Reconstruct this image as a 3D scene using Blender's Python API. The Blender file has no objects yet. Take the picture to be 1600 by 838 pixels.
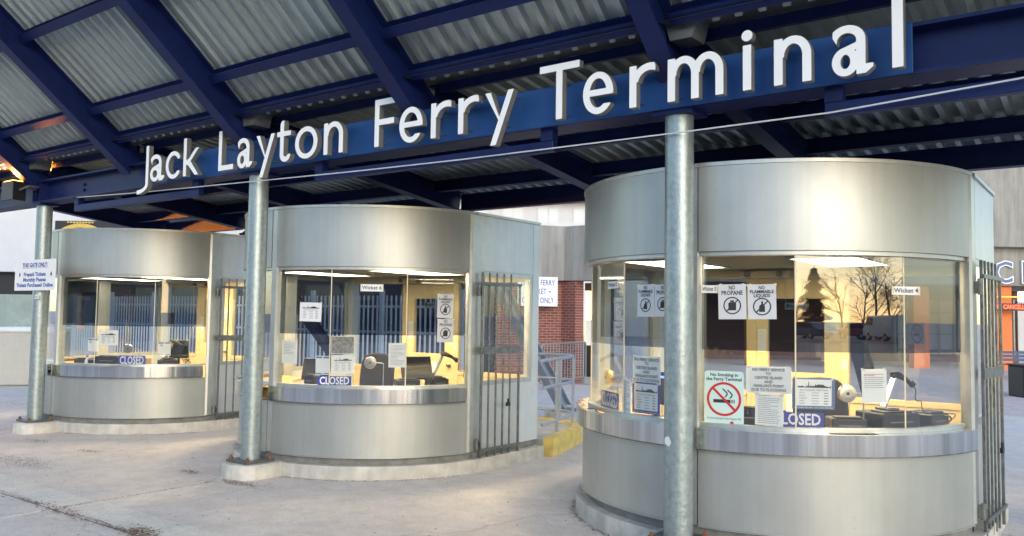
import bpy, bmesh, math, random
import numpy as np
from mathutils import Vector, Matrix
random.seed(7)
sc = bpy.context.scene
COL = sc.collection
R_ = math.radians

# ------------------------------------------------------------------ camera
FPX = 1299.38                                   # focal length in pixels of the 1600 px photograph
CAM = np.array([7.194, -5.316, 1.66])
yaw, pitch, roll = R_(36.437), R_(3.254), R_(0.826)
FW = np.array([-math.sin(yaw)*math.cos(pitch), math.cos(yaw)*math.cos(pitch), math.sin(pitch)])
_r = np.array([math.cos(yaw), math.sin(yaw), 0.0]); _u = np.cross(_r, FW)
RT = _r*math.cos(roll)+_u*math.sin(roll); UP = -_r*math.sin(roll)+_u*math.cos(roll)
cd = bpy.data.cameras.new('camera'); cam = bpy.data.objects.new('camera', cd); COL.objects.link(cam)
cd.sensor_width = 36; cd.lens = FPX/1600*36; cd.clip_start = 0.05; cd.clip_end = 3000
cam.matrix_world = Matrix(((RT[0], UP[0], -FW[0], CAM[0]), (RT[1], UP[1], -FW[1], CAM[1]), (RT[2], UP[2], -FW[2], CAM[2]), (0, 0, 0, 1)))
sc.camera = cam
# ------------------------------------------------------------------ sky, sun, exposure
SUN_AZ, SUN_EL = R_(54), R_(22)               # azimuth from -Y axis (behind the camera), elevation
w = bpy.data.worlds.new('World'); sc.world = w; w.use_nodes = True
nt = w.node_tree; nt.nodes.clear()
sky = nt.nodes.new('ShaderNodeTexSky'); sky.sky_type = 'NISHITA'; sky.sun_disc = False
sky.sun_elevation = SUN_EL; sky.sun_intensity = 1.0; sky.air_density = 1.0; sky.dust_density = 0.7; sky.ozone_density = 1.0
bg = nt.nodes.new('ShaderNodeBackground'); bg.inputs['Strength'].default_value = 0.15
wo = nt.nodes.new('ShaderNodeOutputWorld')
nt.links.new(sky.outputs[0], bg.inputs[0]); nt.links.new(bg.outputs[0], wo.inputs[0])
sund = Vector((math.sin(SUN_AZ)*math.cos(SUN_EL), -math.cos(SUN_AZ)*math.cos(SUN_EL), math.sin(SUN_EL)))  # towards the sun
sky.sun_rotation = math.atan2(sund.x, sund.y)
sl = bpy.data.lights.new('sun', 'SUN'); sl.energy = 0.28; sl.angle = R_(35); sl.color = (1.0, 0.93, 0.85)
so = bpy.data.objects.new('sun', sl); COL.objects.link(so); so.location = (0, 0, 30)
so.rotation_euler = (-sund).to_track_quat('-Z', 'Y').to_euler()
vs = sc.view_settings; vs.view_transform = 'Standard'; vs.look = 'None'; vs.exposure = 1.3; vs.gamma = 1.0; vs.use_curve_mapping = False

# ------------------------------------------------------------------ pixel -> place
def ray(x, y): return FW + RT*(x-800)/FPX - UP*(y-419)/FPX
def up(x, y, ax, c):
    d = ray(x, y); i = 'xyz'.index(ax); return CAM + d*((c-CAM[i])/d[i])
def at(x, y, depth): return CAM + ray(x, y)*depth

# ------------------------------------------------------------------ materials
MATS = {}
def mat(name, col, rough=0.5, metal=0.0, noise=0.0, nscale=8.0, bump=0.0, bscale=60.0, spec=0.5, col2=None, stretch=None, coat=0.0):
    m = bpy.data.materials.new(name); m.use_nodes = True; MATS[name] = m
    n = m.node_tree.nodes; l = m.node_tree.links; b = n['Principled BSDF']
    b.inputs['Base Color'].default_value = (*col, 1); b.inputs['Roughness'].default_value = rough
    b.inputs['Metallic'].default_value = metal; b.inputs['Specular IOR Level'].default_value = spec
    b.inputs['Coat Weight'].default_value = coat
    tc = n.new('ShaderNodeTexCoord'); src = tc.outputs['Object']
    if stretch:
        mp = n.new('ShaderNodeMapping'); mp.inputs['Scale'].default_value = stretch
        l.new(src, mp.inputs[0]); src = mp.outputs[0]
    if noise or col2:
        t = n.new('ShaderNodeTexNoise'); t.inputs['Scale'].default_value = nscale; t.inputs['Detail'].default_value = 6; t.inputs['Roughness'].default_value = 0.62
        l.new(src, t.inputs['Vector'])
        r = n.new('ShaderNodeValToRGB'); r.color_ramp.elements[0].position = 0.3; r.color_ramp.elements[1].position = 0.72
        c2 = col2 if col2 else tuple(min(1, c*(1+noise)) for c in col)
        c1 = col if col2 else tuple(c*(1-noise) for c in col)
        r.color_ramp.elements[0].color = (*c1, 1); r.color_ramp.elements[1].color = (*c2, 1)
        l.new(t.outputs[0], r.inputs[0]); l.new(r.outputs[0], b.inputs['Base Color'])
        mr = n.new('ShaderNodeMapRange'); mr.inputs['To Min'].default_value = max(0, rough-0.08); mr.inputs['To Max'].default_value = min(1, rough+0.1)
        l.new(t.outputs[0], mr.inputs[0]); l.new(mr.outputs[0], b.inputs['Roughness'])
    if bump:
        t2 = n.new('ShaderNodeTexNoise'); t2.inputs['Scale'].default_value = bscale; t2.inputs['Detail'].default_value = 5
        l.new(src, t2.inputs['Vector'])
        bp = n.new('ShaderNodeBump'); bp.inputs['Strength'].default_value = bump; bp.inputs['Distance'].default_value = 0.01
        l.new(t2.outputs[0], bp.inputs['Height']); l.new(bp.outputs[0], b.inputs['Normal'])
    return m
def wear(name, streak=(0.80, 0.80, 0.78), scratch=(1.12, 1.12, 1.12)):
    m = MATS[name]; n = m.node_tree.nodes; l = m.node_tree.links; b = n['Principled BSDF']
    src = b.inputs['Base Color'].links[0].from_socket; tc = n.new('ShaderNodeTexCoord')
    def layer(src, sc, scale, p0, p1, c0, c1, f):
        mp = n.new('ShaderNodeMapping'); mp.inputs['Scale'].default_value = sc; l.new(tc.outputs['Object'], mp.inputs[0])
        t = n.new('ShaderNodeTexNoise'); t.inputs['Scale'].default_value = scale; t.inputs['Detail'].default_value = 7; t.inputs['Roughness'].default_value = 0.65; l.new(mp.outputs[0], t.inputs['Vector'])
        r = n.new('ShaderNodeValToRGB'); e = r.color_ramp.elements; e[0].position = p0; e[1].position = p1; e[0].color = (*c0, 1); e[1].color = (*c1, 1); l.new(t.outputs[0], r.inputs[0])
        x = n.new('ShaderNodeMix'); x.data_type = 'RGBA'; x.blend_type = 'MULTIPLY'; x.inputs[0].default_value = f; l.new(src, x.inputs[6]); l.new(r.outputs[0], x.inputs[7]); return x.outputs[2]
    c = layer(src, (9, 9, .35), 1.3, 0.36, 0.55, streak, (1, 1, 1), 0.3)          # run-off streaks
    c = layer(c, (1, 1, 1), 24, 0.30, 0.36, (0.72, 0.70, 0.67), (1, 1, 1), 0.5)   # spots and scuffs
    c = layer(c, (1, 1, 1), 1.1, 0.35, 0.65, (0.90, 0.90, 0.89), (1.05, 1.05, 1.05), 1.0)
    l.new(c, b.inputs['Base Color'])
def emis(name, col, strength):
    m = bpy.data.materials.new(name); m.use_nodes = True; MATS[name] = m
    b = m.node_tree.nodes['Principled BSDF']; b.inputs['Base Color'].default_value = (*col, 1)
    b.inputs['Emission Color'].default_value = (*col, 1); b.inputs['Emission Strength'].default_value = strength
    return m
def glassmat(name, tint, refl, rough=0.0):
    m = bpy.data.materials.new(name); m.use_nodes = True; MATS[name] = m
    n = m.node_tree.nodes; l = m.node_tree.links; n.clear()
    o = n.new('ShaderNodeOutputMaterial'); tr = n.new('ShaderNodeBsdfTransparent'); tr.inputs[0].default_value = (*tint, 1)
    g = n.new('ShaderNodeBsdfGlossy'); g.inputs['Roughness'].default_value = rough; g.inputs['Color'].default_value = (1, 1, 1, 1)
    ge = n.new('ShaderNodeNewGeometry'); dt = n.new('ShaderNodeVectorMath'); dt.operation = 'DOT_PRODUCT'
    l.new(ge.outputs['Incoming'], dt.inputs[0]); l.new(ge.outputs['Normal'], dt.inputs[1])
    def mth(op, a, b=None):
        q = n.new('ShaderNodeMath'); q.operation = op
        for k, v in enumerate((a, b)):
            if v is None: continue
            if isinstance(v, (int, float)): q.inputs[k].default_value = v
            else: l.new(v, q.inputs[k])
        return q.outputs[0]
    sch = mth('ADD', mth('MULTIPLY', mth('POWER', mth('SUBTRACT', 1.0, mth('ABSOLUTE', dt.outputs['Value'])), 5.0), 0.96), 0.04)   # Schlick, same from both sides
    ma = n.new('ShaderNodeMath'); ma.operation = 'MULTIPLY'; ma.inputs[1].default_value = refl; ma.use_clamp = True
    mx = n.new('ShaderNodeMixShader')
    l.new(sch, ma.inputs[0]); l.new(ma.outputs[0], mx.inputs[0]); l.new(tr.outputs[0], mx.inputs[1]); l.new(g.outputs[0], mx.inputs[2]); l.new(mx.outputs[0], o.inputs[0])
    return m

mat('navy', (0.006, 0.014, 0.080), 0.45, spec=0.25, noise=0.25, nscale=5, bump=0.05, bscale=30)
mat('sign_blue', (0.012, 0.060, 0.20), 0.45, spec=0.3, noise=0.15, nscale=4, bump=0.03, bscale=20)
mat('deck', (0.36, 0.41, 0.41), 0.36, metal=0.45, noise=0.14, nscale=3, stretch=(6, .6, .6), bump=0.06, bscale=40)
mat('flashing', (0.20, 0.21, 0.20), 0.45, metal=0.6, noise=0.2, nscale=3)
mat('galv', (0.34, 0.40, 0.40), 0.38, metal=0.6, noise=0.2, nscale=22, bump=0.25, bscale=45)
mat('panel', (0.45, 0.465, 0.445), 0.42, metal=0.6, noise=0.06, nscale=2.2, stretch=(1, 1, .35), bump=0.10, bscale=5)
mat('panel_light', (0.62, 0.66, 0.68), 0.40, metal=0.45, noise=0.06, nscale=3)
mat('frame', (0.52, 0.54, 0.52), 0.38, metal=0.7, noise=0.1, nscale=10)
mat('steel', (0.66, 0.66, 0.65), 0.15, metal=1.0, noise=0.30, nscale=2.2, stretch=(5, 5, .05), bump=0.8, bscale=1.6)  # tall light and dark colour bands stand in for reflections on the counters
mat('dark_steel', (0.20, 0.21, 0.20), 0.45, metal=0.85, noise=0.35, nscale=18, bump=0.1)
mat('concrete_kerb', (0.54, 0.52, 0.47), 0.9, noise=0.22, nscale=6, bump=0.35, bscale=50)
mat('concrete_wall', (0.30, 0.29, 0.265), 0.9, noise=0.25, nscale=1.2, stretch=(3, 3, .5), bump=0.3, bscale=12)
mat('toe', (0.20, 0.20, 0.185), 0.8, noise=0.3, nscale=9, bump=0.2)
mat('letter_white', (0.88, 0.875, 0.85), 0.4, noise=0.035, nscale=7, stretch=(1, .4, 1))
mat('letter_side', (0.15, 0.15, 0.14), 0.5, noise=0.12, nscale=12)
mat('white', (0.80, 0.80, 0.78), 0.5, noise=0.03, nscale=6)
mat('paper', (0.78, 0.78, 0.76), 0.7, noise=0.03, nscale=4)
mat('paper_grey', (0.60, 0.61, 0.62), 0.7, noise=0.03, nscale=4)
mat('ink', (0.02, 0.02, 0.022), 0.6)
mat('grey_ink', (0.16, 0.16, 0.17), 0.7)
mat('maroon', (0.13, 0.06, 0.055), 0.7, noise=0.2, nscale=2)
mat('backdrop_brick', (0.10, 0.06, 0.05), 0.85, noise=0.3, nscale=3)
mat('tape', (0.62, 0.60, 0.52), 0.35)
mat('pale_pane', (0.55, 0.58, 0.60), 0.3)
mat('backdrop_blue', (0.030, 0.036, 0.058), 0.7, noise=0.35, nscale=1.0)
mat('red_ink', (0.55, 0.02, 0.03), 0.5)
mat('blue_ink', (0.03, 0.05, 0.33), 0.45)
mat('slate_blue', (0.09, 0.14, 0.28), 0.5)
mat('mint', (0.55, 0.72, 0.66), 0.5)
mat('cream', (0.66, 0.50, 0.26), 0.6, noise=0.07, nscale=3, bump=0.05)
mat('cream_light', (0.74, 0.64, 0.45), 0.6, noise=0.05, nscale=3)
mat('ceiling_tile', (0.62, 0.56, 0.46), 0.8, noise=0.05, nscale=12)
mat('wood', (0.52, 0.32, 0.13), 0.45, noise=0.2, nscale=5, stretch=(1, 8, 1))
mat('black', (0.015, 0.015, 0.017), 0.45, noise=0.2, nscale=12)
mat('black_fabric', (0.02, 0.02, 0.024), 0.9, noise=0.3, nscale=40, bump=0.2, bscale=120)
mat('screen', (0.02, 0.022, 0.03), 0.12)
mat('chrome', (0.42, 0.40, 0.36), 0.28, metal=1.0)
mat('cardboard', (0.48, 0.34, 0.18), 0.8, noise=0.1)
mat('yellow_paint', (0.78, 0.58, 0.17), 0.75, noise=0.22, nscale=7, bump=0.25, bscale=40)
mat('rail_grey', (0.38, 0.42, 0.50), 0.45, metal=0.3, noise=0.1, nscale=9)
mat('fence_white', (0.58, 0.63, 0.72), 0.5, noise=0.06)
mat('white_wall', (0.58, 0.58, 0.58), 0.8, noise=0.05, nscale=1.5)
mat('dark_void', (0.02, 0.02, 0.022), 0.6, noise=0.2)
mat('cabinet', (0.50, 0.48, 0.41), 0.55, noise=0.06)
mat('green_glass', (0.30, 0.36, 0.32), 0.25, noise=0.2, nscale=1.0)
mat('gold', (0.65, 0.42, 0.10), 0.4, metal=0.5, noise=0.15)
mat('poster_red', (0.60, 0.04, 0.08), 0.5, noise=0.15)
mat('orange_paint', (0.72, 0.17, 0.03), 0.55, noise=0.1)
mat('bench_blue', (0.05, 0.08, 0.16), 0.5, noise=0.15)
mat('yellow_plastic', (0.80, 0.52, 0.04), 0.5)
mat('rust', (0.20, 0.08, 0.04), 0.85, noise=0.4, nscale=30)
mat('bark', (0.07, 0.055, 0.045), 0.95, noise=0.3, nscale=10, bump=0.5, bscale=20)
mat('conifer', (0.028, 0.050, 0.030), 0.8, noise=0.4, nscale=1.5)
mat('twig', (0.10, 0.075, 0.05), 0.9, noise=0.3)
mat('car_white', (0.72, 0.73, 0.74), 0.25, coat=0.6)
mat('car_blue', (0.04, 0.10, 0.22), 0.25, coat=0.6)
mat('car_red', (0.40, 0.03, 0.03), 0.25, coat=0.6)
mat('tyre', (0.015, 0.015, 0.015), 0.9)
mat('litter', (0.16, 0.085, 0.045), 0.9, noise=0.5, nscale=50)
mat('litter_pale', (0.42, 0.36, 0.28), 0.9, noise=0.3, nscale=50)
mat('joint_dirt', (0.13, 0.095, 0.07), 0.95, noise=0.4, nscale=30)
mat('poster_pink', (0.62, 0.42, 0.42), 0.5, noise=0.4, nscale=6)
mat('photo_print', (0.10, 0.10, 0.09), 0.5, col2=(0.42, 0.40, 0.36), nscale=28)
wear('panel'); wear('panel_light'); wear('frame'); wear('galv', (0.72, 0.72, 0.70)); wear('navy', (0.75, 0.75, 0.78)); wear('concrete_kerb', (0.66, 0.64, 0.60)); wear('concrete_wall', (0.6, 0.58, 0.55)); wear('deck', (0.72, 0.73, 0.72))
emis('tube_light', (1.0, 0.79, 0.48), 18.0)
emis('sodium', (1.0, 0.33, 0.05), 12.0)
emis('led_red', (1.0, 0.05, 0.01), 3.0)
emis('led_amber', (1.0, 0.22, 0.02), 1.6)
emis('shop_lamp', (1.0, 0.55, 0.15), 3.0)
emis('screen_blue', (0.1, 0.2, 1.0), 1.5)
glassmat('glass', (0.95, 0.96, 0.95), 1.4)
glassmat('film', (0.50, 0.54, 0.60), 0.0)
def make_ground_mat(name, base, warm, seedoff):
    m = bpy.data.materials.new(name); m.use_nodes = True; MATS[name] = m
    n = m.node_tree.nodes; l = m.node_tree.links; b = n['Principled BSDF']
    g = n.new('ShaderNodeNewGeometry')
    def noise(scale, detail=6, rough=0.6):
        t = n.new('ShaderNodeTexNoise'); t.inputs['Scale'].default_value = scale; t.inputs['Detail'].default_value = detail; t.inputs['Roughness'].default_value = rough
        l.new(g.outputs['Position'], t.inputs['Vector']); return t.outputs[0]
    def ramp(src, p0, p1, c0, c1):
        r = n.new('ShaderNodeValToRGB'); e = r.color_ramp.elements; e[0].position = p0; e[1].position = p1; e[0].color = (*c0, 1); e[1].color = (*c1, 1)
        l.new(src, r.inputs[0]); return r.outputs[0]
    def mul(a, c, f=1.0):
        x = n.new('ShaderNodeMix'); x.data_type = 'RGBA'; x.blend_type = 'MULTIPLY'; x.inputs[0].default_value = f
        l.new(a, x.inputs[6]); l.new(c, x.inputs[7]); return x.outputs[2]
    c = ramp(noise(0.55, 5), 0.35, 0.68, base, warm)
    c = mul(c, ramp(noise(3.0, 8, 0.7), 0.25, 0.7, (0.80, 0.80, 0.80), (1.08, 1.07, 1.05)))
    c = mul(c, ramp(noise(70, 3), 0.36, 0.5, (0.70, 0.69, 0.67), (1.0, 1.0, 1.0)), 0.7)
    c = mul(c, ramp(noise(240, 2), 0.35, 0.65, (0.82, 0.81, 0.80), (1.08, 1.08, 1.08)), 0.8)
    gv = n.new('ShaderNodeTexVoronoi'); gv.inputs['Scale'].default_value = 3.3; gv.inputs['Randomness'].default_value = 1.0; l.new(g.outputs['Position'], gv.inputs['Vector'])
    c = mul(c, ramp(gv.outputs['Distance'], 0.035, 0.075, (0.50, 0.49, 0.48), (1, 1, 1)), 0.55)
    gv2 = n.new('ShaderNodeTexVoronoi'); gv2.inputs['Scale'].default_value = 38; l.new(g.outputs['Position'], gv2.inputs['Vector'])
    c = mul(c, ramp(gv2.outputs['Distance'], 0.10, 0.22, (0.55, 0.53, 0.50), (1, 1, 1)), 0.5)
    c = mul(c, ramp(noise(9, 7, 0.75), 0.40, 0.62, (0.92, 0.91, 0.90), (1.03, 1.03, 1.03)), 0.8)
    vo = n.new('ShaderNodeTexVoronoi'); vo.feature = 'DISTANCE_TO_EDGE'; vo.inputs['Scale'].default_value = 0.22
    wn = n.new('ShaderNodeTexNoise'); wn.inputs['Scale'].default_value = 1.6; wn.inputs['Detail'].default_value = 6
    l.new(g.outputs['Position'], wn.inputs['Vector'])
    ad = n.new('ShaderNodeVectorMath'); ad.operation = 'MULTIPLY_ADD'; ad.inputs[1].default_value = (0.9, 0.9, 0); l.new(wn.outputs[1], ad.inputs[0]); l.new(g.outputs['Position'], ad.inputs[2])
    l.new(ad.outputs[0], vo.inputs['Vector'])
    c = mul(c, ramp(vo.outputs['Distance'], 0.0012, 0.0035, (0.50, 0.46, 0.42), (1, 1, 1)), 0.35)
    l.new(c, b.inputs['Base Color']); b.inputs['Roughness'].default_value = 0.88
    bp = n.new('ShaderNodeBump'); bp.inputs['Strength'].default_value = 0.35; bp.inputs['Distance'].default_value = 0.006
    l.new(noise(130, 4), bp.inputs['Height']); l.new(bp.outputs[0], b.inputs['Normal'])
make_ground_mat('paving', (0.70, 0.665, 0.64), (0.76, 0.685, 0.63), 0)
make_ground_mat('paving_repair', (0.76, 0.74, 0.69), (0.80, 0.76, 0.69), 3)
make_ground_mat('paving_far', (0.62, 0.57, 0.55), (0.66, 0.54, 0.50), 5)
def brick_mat():
    m = bpy.data.materials.new('brick'); m.use_nodes = True; MATS['brick'] = m
    n = m.node_tree.nodes; l = m.node_tree.links; b = n['Principled BSDF']
    uv = n.new('ShaderNodeUVMap'); t = n.new('ShaderNodeTexBrick')
    t.inputs['Color1'].default_value = (0.30, 0.085, 0.055, 1); t.inputs['Color2'].default_value = (0.17, 0.055, 0.045, 1); t.inputs['Mortar'].default_value = (0.36, 0.32, 0.28, 1)
    t.inputs['Scale'].default_value = 1.0; t.inputs['Brick Width'].default_value = 0.21; t.inputs['Row Height'].default_value = 0.068; t.inputs['Mortar Size'].default_value = 0.007; t.inputs['Bias'].default_value = -0.2
    l.new(uv.outputs[0], t.inputs['Vector']); l.new(t.outputs[0], b.inputs['Base Color']); b.inputs['Roughness'].default_value = 0.9
    bp = n.new('ShaderNodeBump'); bp.inputs['Distance'].default_value = 0.01; bp.invert = True; l.new(t.outputs[1], bp.inputs['Height']); l.new(bp.outputs[0], b.inputs['Normal'])
brick_mat()

# ------------------------------------------------------------------ mesh helpers
class MB:
    def __init__(s): s.v = []; s.f = []; s.mi = []; s.cur = 0
    def quad(s, *p):
        b = len(s.v); s.v += [tuple(map(float, q)) for q in p]; s.f.append(tuple(range(b, b+len(p)))); s.mi.append(s.cur); return s
    def box(s, a, b, M=None):
        x0, y0, z0 = a; x1, y1, z1 = b
        P = [(x0, y0, z0), (x1, y0, z0), (x1, y1, z0), (x0, y1, z0), (x0, y0, z1), (x1, y0, z1), (x1, y1, z1), (x0, y1, z1)]
        if M is not None: P = [tuple(M @ Vector(p)) for p in P]
        k = len(s.v); s.v += P
        for f in ((0, 3, 2, 1), (4, 5, 6, 7), (0, 1, 5, 4), (1, 2, 6, 5), (2, 3, 7, 6), (3, 0, 4, 7)):
            s.f.append(tuple(k+i for i in f)); s.mi.append(s.cur)
        return s
    def beam(s, p, q, wd, ht, upv=(0, 0, 1)):          # rectangular bar from p to q
        p, q = Vector(p), Vector(q); d = (q-p); L = d.length; d.normalize()
        x = d.cross(Vector(upv)).normalized(); z = x.cross(d)
        M = Matrix(((x.x, d.x, z.x, p.x), (x.y, d.y, z.y, p.y), (x.z, d.z, z.z, p.z), (0, 0, 0, 1)))
        return s.box((-wd/2, 0, -ht/2), (wd/2, L, ht/2), M)
    def ibeam(s, p, q, wd, ht, tf=0.018, tw=0.012, upv=(0, 0, 1)):
        p, q = Vector(p), Vector(q); d = (q-p); L = d.length; d.normalize()
        x = d.cross(Vector(upv)).normalized(); z = x.cross(d)
        M = Matrix(((x.x, d.x, z.x, p.x), (x.y, d.y, z.y, p.y), (x.z, d.z, z.z, p.z), (0, 0, 0, 1)))
        s.box((-wd/2, 0, ht/2-tf), (wd/2, L, ht/2), M); s.box((-wd/2, 0, -ht/2), (wd/2, L, -ht/2+tf), M)
        return s.box((-tw/2, 0, -ht/2+tf), (tw/2, L, ht/2-tf), M)
    def tube(s, pts, r, n=10, cap=True):
        pts = [Vector(p) for p in pts]; rings = []
        rr = r if isinstance(r, (list, tuple)) else [r]*len(pts)
        prev = None
        for i, p in enumerate(pts):
            t = (pts[min(i+1, len(pts)-1)]-pts[max(i-1, 0)]).normalized()
            if prev is None:
                a = Vector((0, 0, 1)) if abs(t.z) < .9 else Vector((1, 0, 0)); x = t.cross(a).normalized()
            else: x = (prev - t*prev.dot(t)).normalized()
            prev = x; y = t.cross(x); b = len(s.v)
            for k in range(n):
                an = 2*math.pi*k/n; s.v.append(tuple(p + (x*math.cos(an)+y*math.sin(an))*rr[i]))
            rings.append(b)
        for a, b in zip(rings, rings[1:]):
            for k in range(n):
                s.f.append((a+k, a+(k+1) % n, b+(k+1) % n, b+k)); s.mi.append(s.cur)
        if cap:
            s.f.append(tuple(rings[0]+k for k in range(n))[::-1]); s.mi.append(s.cur); s.f.append(tuple(rings[-1]+k for k in range(n))); s.mi.append(s.cur)
        return s
    def lathe(s, prof, n=24, M=None):                    # profile of (r, z)
        b = len(s.v)
        for r, z in prof:
            for k in range(n):
                a = 2*math.pi*k/n; p = Vector((r*math.cos(a), r*math.sin(a), z)); s.v.append(tuple(M @ p if M is not None else p))
        for i in range(len(prof)-1):
            for k in range(n):
                s.f.append((b+i*n+k, b+i*n+(k+1) % n, b+(i+1)*n+(k+1) % n, b+(i+1)*n+k)); s.mi.append(s.cur)
        s.f.append(tuple(b+k for k in range(n))[::-1]); s.mi.append(s.cur)
        e = b+(len(prof)-1)*n; s.f.append(tuple(e+k for k in range(n))); s.mi.append(s.cur)
        return s
    def prism(s, poly, z0, z1, M=None):                  # poly of (x, y), extruded in z
        n = len(poly); k = len(s.v)
        P = [(x, y, z0) for x, y in poly]+[(x, y, z1) for x, y in poly]
        if M is not None: P = [tuple(M @ Vector(p)) for p in P]
        s.v += P
        s.f.append(tuple(k+i for i in range(n))[::-1]); s.mi.append(s.cur); s.f.append(tuple(k+n+i for i in range(n))); s.mi.append(s.cur)
        for i in range(n):
            s.f.append((k+i, k+(i+1) % n, k+n+(i+1) % n, k+n+i)); s.mi.append(s.cur)
        return s
    def arc(s, cx, cy, r0, r1, a0, a1, z0, z1, n=24):    # ring sector; angle from -Y towards +X, degrees
        P = []
        for i in range(n+1):
            a = R_(a0+(a1-a0)*i/n); sn, cs = math.sin(a), -math.cos(a)
            P.append([(cx+r*sn, cy+r*cs, z) for r, z in ((r0, z0), (r1, z0), (r1, z1), (r0, z1))])
        k = len(s.v)
        for q in P: s.v += q
        for i in range(n):
            for j in range(4):
                a, b = k+4*i+j, k+4*i+(j+1) % 4; s.f.append((a, b, b+4, a+4)); s.mi.append(s.cur)
        s.f.append((k+3, k+2, k+1, k)); s.mi.append(s.cur); e = k+4*n; s.f.append((e, e+1, e+2, e+3)); s.mi.append(s.cur)
        return s
    def mesh(s, name, mats, smooth=False, bevel=0.0):
        me = bpy.data.meshes.new(name); me.from_pydata(s.v, [], s.f)
        if isinstance(mats, str): mats = [mats]
        for m in mats: me.materials.append(MATS[m])
        me.polygons.foreach_set('material_index', s.mi)
        bm = bmesh.new(); bm.from_mesh(me); bmesh.ops.recalc_face_normals(bm, faces=bm.faces)
        if bevel:
            ed = [e for e in bm.edges if len(e.link_faces) == 2 and e.calc_face_angle(0) > R_(35)]
            bmesh.ops.bevel(bm, geom=ed, offset=bevel, segments=1, affect='EDGES', clamp_overlap=True)
        bm.to_mesh(me); bm.free()
        if smooth: me.polygons.foreach_set('use_smooth', [True]*len(me.polygons)); me.set_sharp_from_angle(angle=R_(32))
        return me
    def build(s, name, mats, parent=None, smooth=False, bevel=0.0, loc=None):
        o = bpy.data.objects.new(name, s.mesh(name, mats, smooth, bevel)); COL.objects.link(o)
        if parent is not None: o.parent = parent
        if loc is not None: o.location = loc
        return o
def tag(o, label=None, cat=None, group=None, kind=None):
    if label: o['label'] = label
    if cat: o['category'] = cat
    if group: o['group'] = group
    if kind: o['kind'] = kind
    return o
def thing(name, label, cat, loc=(0, 0, 0), rz=0.0, group=None):
    o = bpy.data.objects.new(name, None); COL.objects.link(o); o.location = loc; o.rotation_euler = (0, 0, rz)
    o.empty_display_size = 0.1
    return tag(o, label, cat, group)
def copy_tree(o, parent=None):
    c = o.copy(); COL.objects.link(c); c.parent = parent
    for ch in list(o.children): copy_tree(ch, c)
    return c
_tc = {}
def text_mesh(txt, size, m, sx=1.0, bold=0.0, align='CENTER', ext=0.0):
    key = (txt, size, m, sx, bold, align, ext)
    if key in _tc: return _tc[key]
    cu = bpy.data.curves.new('print', 'FONT'); cu.body = txt; cu.size = size; cu.align_x = align; cu.align_y = 'CENTER'; cu.resolution_u = 2; cu.offset = bold; cu.extrude = ext
    o = bpy.data.objects.new('print', cu); COL.objects.link(o); o.scale = (1, 1, 1)
    dg = bpy.context.evaluated_depsgraph_get(); me = bpy.data.meshes.new_from_object(o.evaluated_get(dg))
    bpy.data.objects.remove(o); bpy.data.curves.remove(cu)
    if sx != 1.0: me.transform(Matrix.Diagonal((sx, 1, 1, 1)))
    me.materials.clear(); me.materials.append(MATS[m]); _tc[key] = me
    return me
def text_on(parent, txt, size, m, u, v, off=0.0025, sx=1.0, bold=0.0, align='CENTER', width=None, name='lettering'):
    """flat lettering on a board whose local x is right, y is up, z is the front normal"""
    if width:
        me = text_mesh(txt, size, m, 1.0, bold, align)
        xs = [q.co.x for q in me.vertices]; sx = width/(max(xs)-min(xs))
    me = text_mesh(txt, size, m, sx, bold, align)
    o = bpy.data.objects.new(name, me); COL.objects.link(o); o.parent = parent; o.location = (u, v, off)
    return o

S = 4.708; OY = 1.818; RB = 1.602; RG = 1.54
# ------------------------------------------------------------------ ground and paving
gm = MB(); gm.quad((-600, -600, -.03), (600, -600, -.03), (600, 600, -.03), (-600, 600, -.03))
tag(gm.build('ground', 'paving_far'), kind='structure')
pv = thing('pavement', None, None); del_keys = None; pv['kind'] = 'structure'
for i in range(-3, 4):
    for (y0, y1) in ((-11.4, -6.65), (-6.65, -1.92), (-1.92, 12.0)):
        x0, x1 = i*S, (i+1)*S
        b = MB(); b.box((x0+.009, y0+.010, -.12), (x1-.009, y1-.010, 0.0)); b.build('slab', 'paving', pv, bevel=.006)
jb = MB()
for i in range(-3, 5): jb.box((i*S-.0085, -11.4, -.1), (i*S+.0085, 12, -.006))
for y in (-1.92, -6.65): jb.box((-3*S, y-.0095, -.1), (4*S, y+.0095, -.007))
jb.build('joint_fill', 'joint_dirt', pv)
rp = MB()
for i in range(-2, 2):
    rp.quad((i*S+.03, -1.89, .003), ((i+1)*S-.03, -1.89, .003), ((i+1)*S-.03, -1.56+.04*math.sin(i*3), .003), (i*S+.03, -1.56+.03*math.cos(i*2), .003))
rp.build('repair_strip', 'paving_repair', pv)

# ------------------------------------------------------------------ canopy
can = thing('canopy', 'navy steel canopy with corrugated metal roof over the ticket booths', 'canopy')
ZB0, ZB1 = 3.09, 3.39
XL, XR = -3*S, 3*S
MF = 0.83                                        # slope of the steep front roof
def zfb(y): return 3.42 + MF*(-.33-y)            # underside of the front rafters
nf = Vector((0, MF, 1)).normalized()             # up, perpendicular to the slope
MRR = 0.122
def zrb(y): return 3.425 - MRR*y                 # underside of the rear rafters
b = MB(); b.ibeam((XL, 0, (ZB0+ZB1)/2), (XR, 0, (ZB0+ZB1)/2), .26, ZB1-ZB0, .022, .014); b.build('front_beam', 'navy', can)
YF = -2.45; YR = 3.22
rm = MB(); rm.ibeam((0, YF, zfb(YF)+.14*1.3), (0, -.05, zfb(-.05)+.14*1.3), .15, .28, .018, .012, upv=(0, 0, 1)); rm = rm.mesh('rafter', 'navy')
rr = MB(); rr.ibeam((0, .06, zrb(.06)+.13), (0, YR, zrb(YR)+.13), .15, .26, .018, .012); rr = rr.mesh('rear_rafter', 'navy')
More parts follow.
